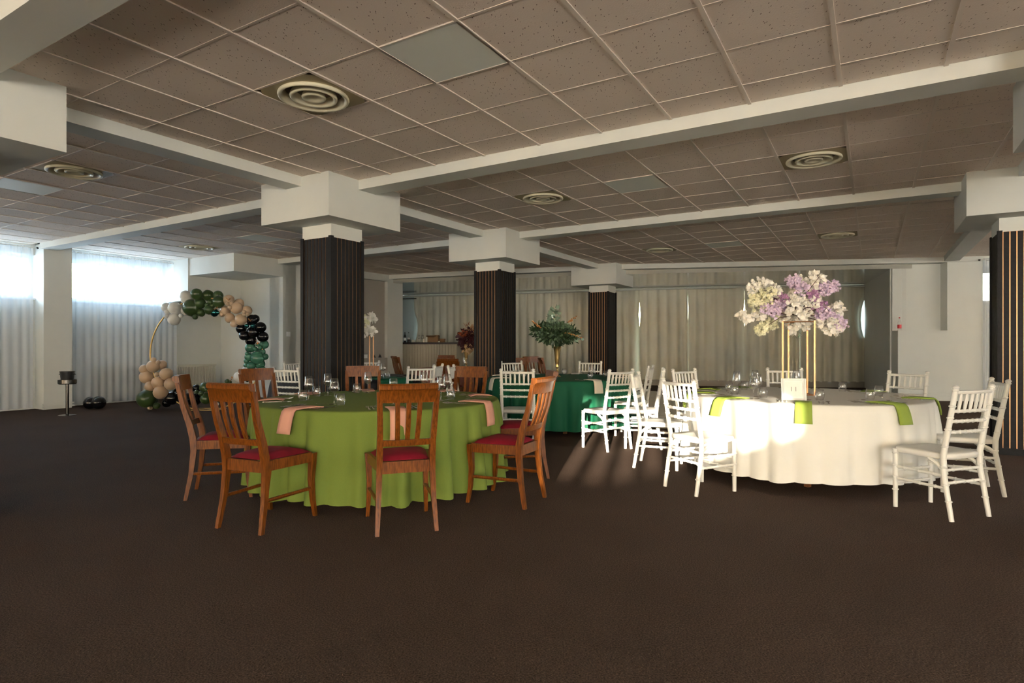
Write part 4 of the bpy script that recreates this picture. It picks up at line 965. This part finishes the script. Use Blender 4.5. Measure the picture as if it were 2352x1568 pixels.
G().box((-.02, -.05, 1.20), (L + .06, .62, 1.252)).obj('counter_top', M['counter'], bar)
ZB = 1.252
def onbar(px, y=.2):
    t_ = (px - 925) / (1049 - 925); return Mq @ Vector((L * t_, y, ZB))
t = thing('cardboard_box', 'open brown cardboard box on the bar counter', 'box', onbar(991), bar.rotation_euler.z)
g = G()
for lo, hi in (((-.16, -.10, 0), (.16, .10, .006)), ((-.16, -.10, 0), (.16, -.095, .14)), ((-.16, .095, 0), (.16, .10, .14)), ((-.16, -.10, 0), (-.155, .10, .14)), ((.155, -.10, 0), (.16, .10, .14))): g.box(lo, hi)
g.obj('body', M['cardboard'], t)
for y, s in ((-.10, -1), (.10, 1)): G().add([(-.16, y, .14), (.16, y, .14), (.14, y + s * .05, .19), (-.14, y + s * .05, .19), (-.16, y + s * .004, .14), (.16, y + s * .004, .14), (.14, y + s * .054, .19), (-.14, y + s * .054, .19)], [(0,3,2,1),(4,5,6,7),(0,1,5,4),(1,2,6,5),(2,3,7,6),(3,0,4,7)]).obj('flap', M['cardboard'], t)
t = thing('cardboard_box', 'upright small cardboard box at the right of the bar items', 'box', onbar(1002, .12), bar.rotation_euler.z)
G().box((-.055, -.04, 0), (.055, .04, .19)).obj('body', M['cardboard'], t); G().box((-.057, -.042, .185), (.057, .042, .20)).obj('lid', M['cardboard'], t)
t = thing('cardboard_box', 'low lidded cardboard box at the right end of the bar items', 'box', onbar(1010, .26), bar.rotation_euler.z)
G().box((-.07, -.06, 0), (.07, .06, .09)).obj('body', M['cardboard'], t); G().box((-.074, -.064, .075), (.074, .064, .10)).obj('lid', M['cardboard'], t)
def candle(px, y, r, h, lab):
    t = thing('pillar_candle', lab, 'candle', onbar(px, y)); G().lathe([(.001, 0), (r, 0), (r, h - .004), (r - .004, h), (.001, h - .006)], 14).obj('wax', M['candle'], t, True); G().tube([(0, 0, h - .008), (.002, 0, h + .012)], .0015, 5).obj('wick', M['twig'], t)
candle(974, .08, .03, .10, 'short ivory candle in front of the cardboard box'); candle(980, .08, .032, .15, 'tall ivory candle in front of the cardboard box'); candle(949, .1, .045, .07, 'low wide ivory candle left of the glasses on the bar')
candle(1009, .05, .028, .035, 'small ivory candle before the low box')
for px, lab in ((956, 'left wine glass standing on the bar'), (964, 'right wine glass standing on the bar')): wine_glass(onbar(px, .3), lab, 'glasses on the bar')
def bottle(P_, m, lab, s=1.0, lm=None):
    t = thing('bottle', lab, 'bottle', P_); G().lathe([(.001, 0), (.036, 0), (.038, .006), (.038, .16), (.030, .20), (.014, .23), (.013, .275)], 16).obj('body', m, t, True).scale = (s,) * 3
    G().lathe([(.0145, .265), (.0145, .29), (.001, .291)], 12).obj('cap', M['bucket'] if lm is None else lm, t, True).scale = (s,) * 3
    G().lathe([(.0386, .05), (.0386, .13)], 16).obj('label_band', M['paper'] if lm is None else lm, t, True).scale = (s,) * 3
bottle(onbar(927, .2), M['bucket'], 'dark bottle at the left end of the bar'); bottle(onbar(932, .3), M['glass'], 'clear bottle with white label at the left end of the bar')
t = thing('coffee_jar', 'small dark jar on the bar left of the low candle', 'jar', onbar(939, .12)); G().lathe([(.001, 0), (.05, 0), (.052, .01), (.052, .06), (.04, .08)], 14).obj('body', M['bucket'], t, True); G().lathe([(.042, .078), (.042, .10), (.001, .101)], 14).obj('lid', M['pewter'], t, True)
# niche: bottle on the stage wall ledge, things on the service wall ledge, light switch
P_ = Mx @ Vector((N0 + .06, .12, 1.49)); bottle(P_, M['glass'], 'clear bottle with a red label in the niche at the right', 1.0, M['red'])
t = thing('white_box', 'small white box lying on the niche ledge right of the near column', 'box', W(-11.06, 11.02, .84), -BA + pi / 2)
G().box((-.12, -.03, 0), (.12, .03, .12)).obj('body', M['paper'], t); G().box((-.123, -.033, .095), (.123, .033, .13)).obj('lid', M['ink'], t)
for q, l_ in ((11.40, 'left'), (11.62, 'right')):
    t = thing('folded_cloth_cone', '%s small black folded cone on the niche ledge' % l_, 'napkin', W(-11.06, q, .84)); G().lathe([(.05, 0), (.03, .05), (.001, .10)], 8).obj('cone', M['black'], t); G().lathe([(.052, 0), (.052, .008), (.046, .010)], 8).obj('rim', M['ink'], t)
t = thing('light_switch', 'small white light switch on the wall left of the near column', 'switch', W(-11, 8.70, 1.42), -BA + pi / 2)
G().box((-.05, -.012, -.05), (.05, 0.0, .05)).obj('plate', M['pvc'], t); G().box((-.03, -.018, -.03), (.03, -.012, .03)).obj('rocker', M['paper'], t)
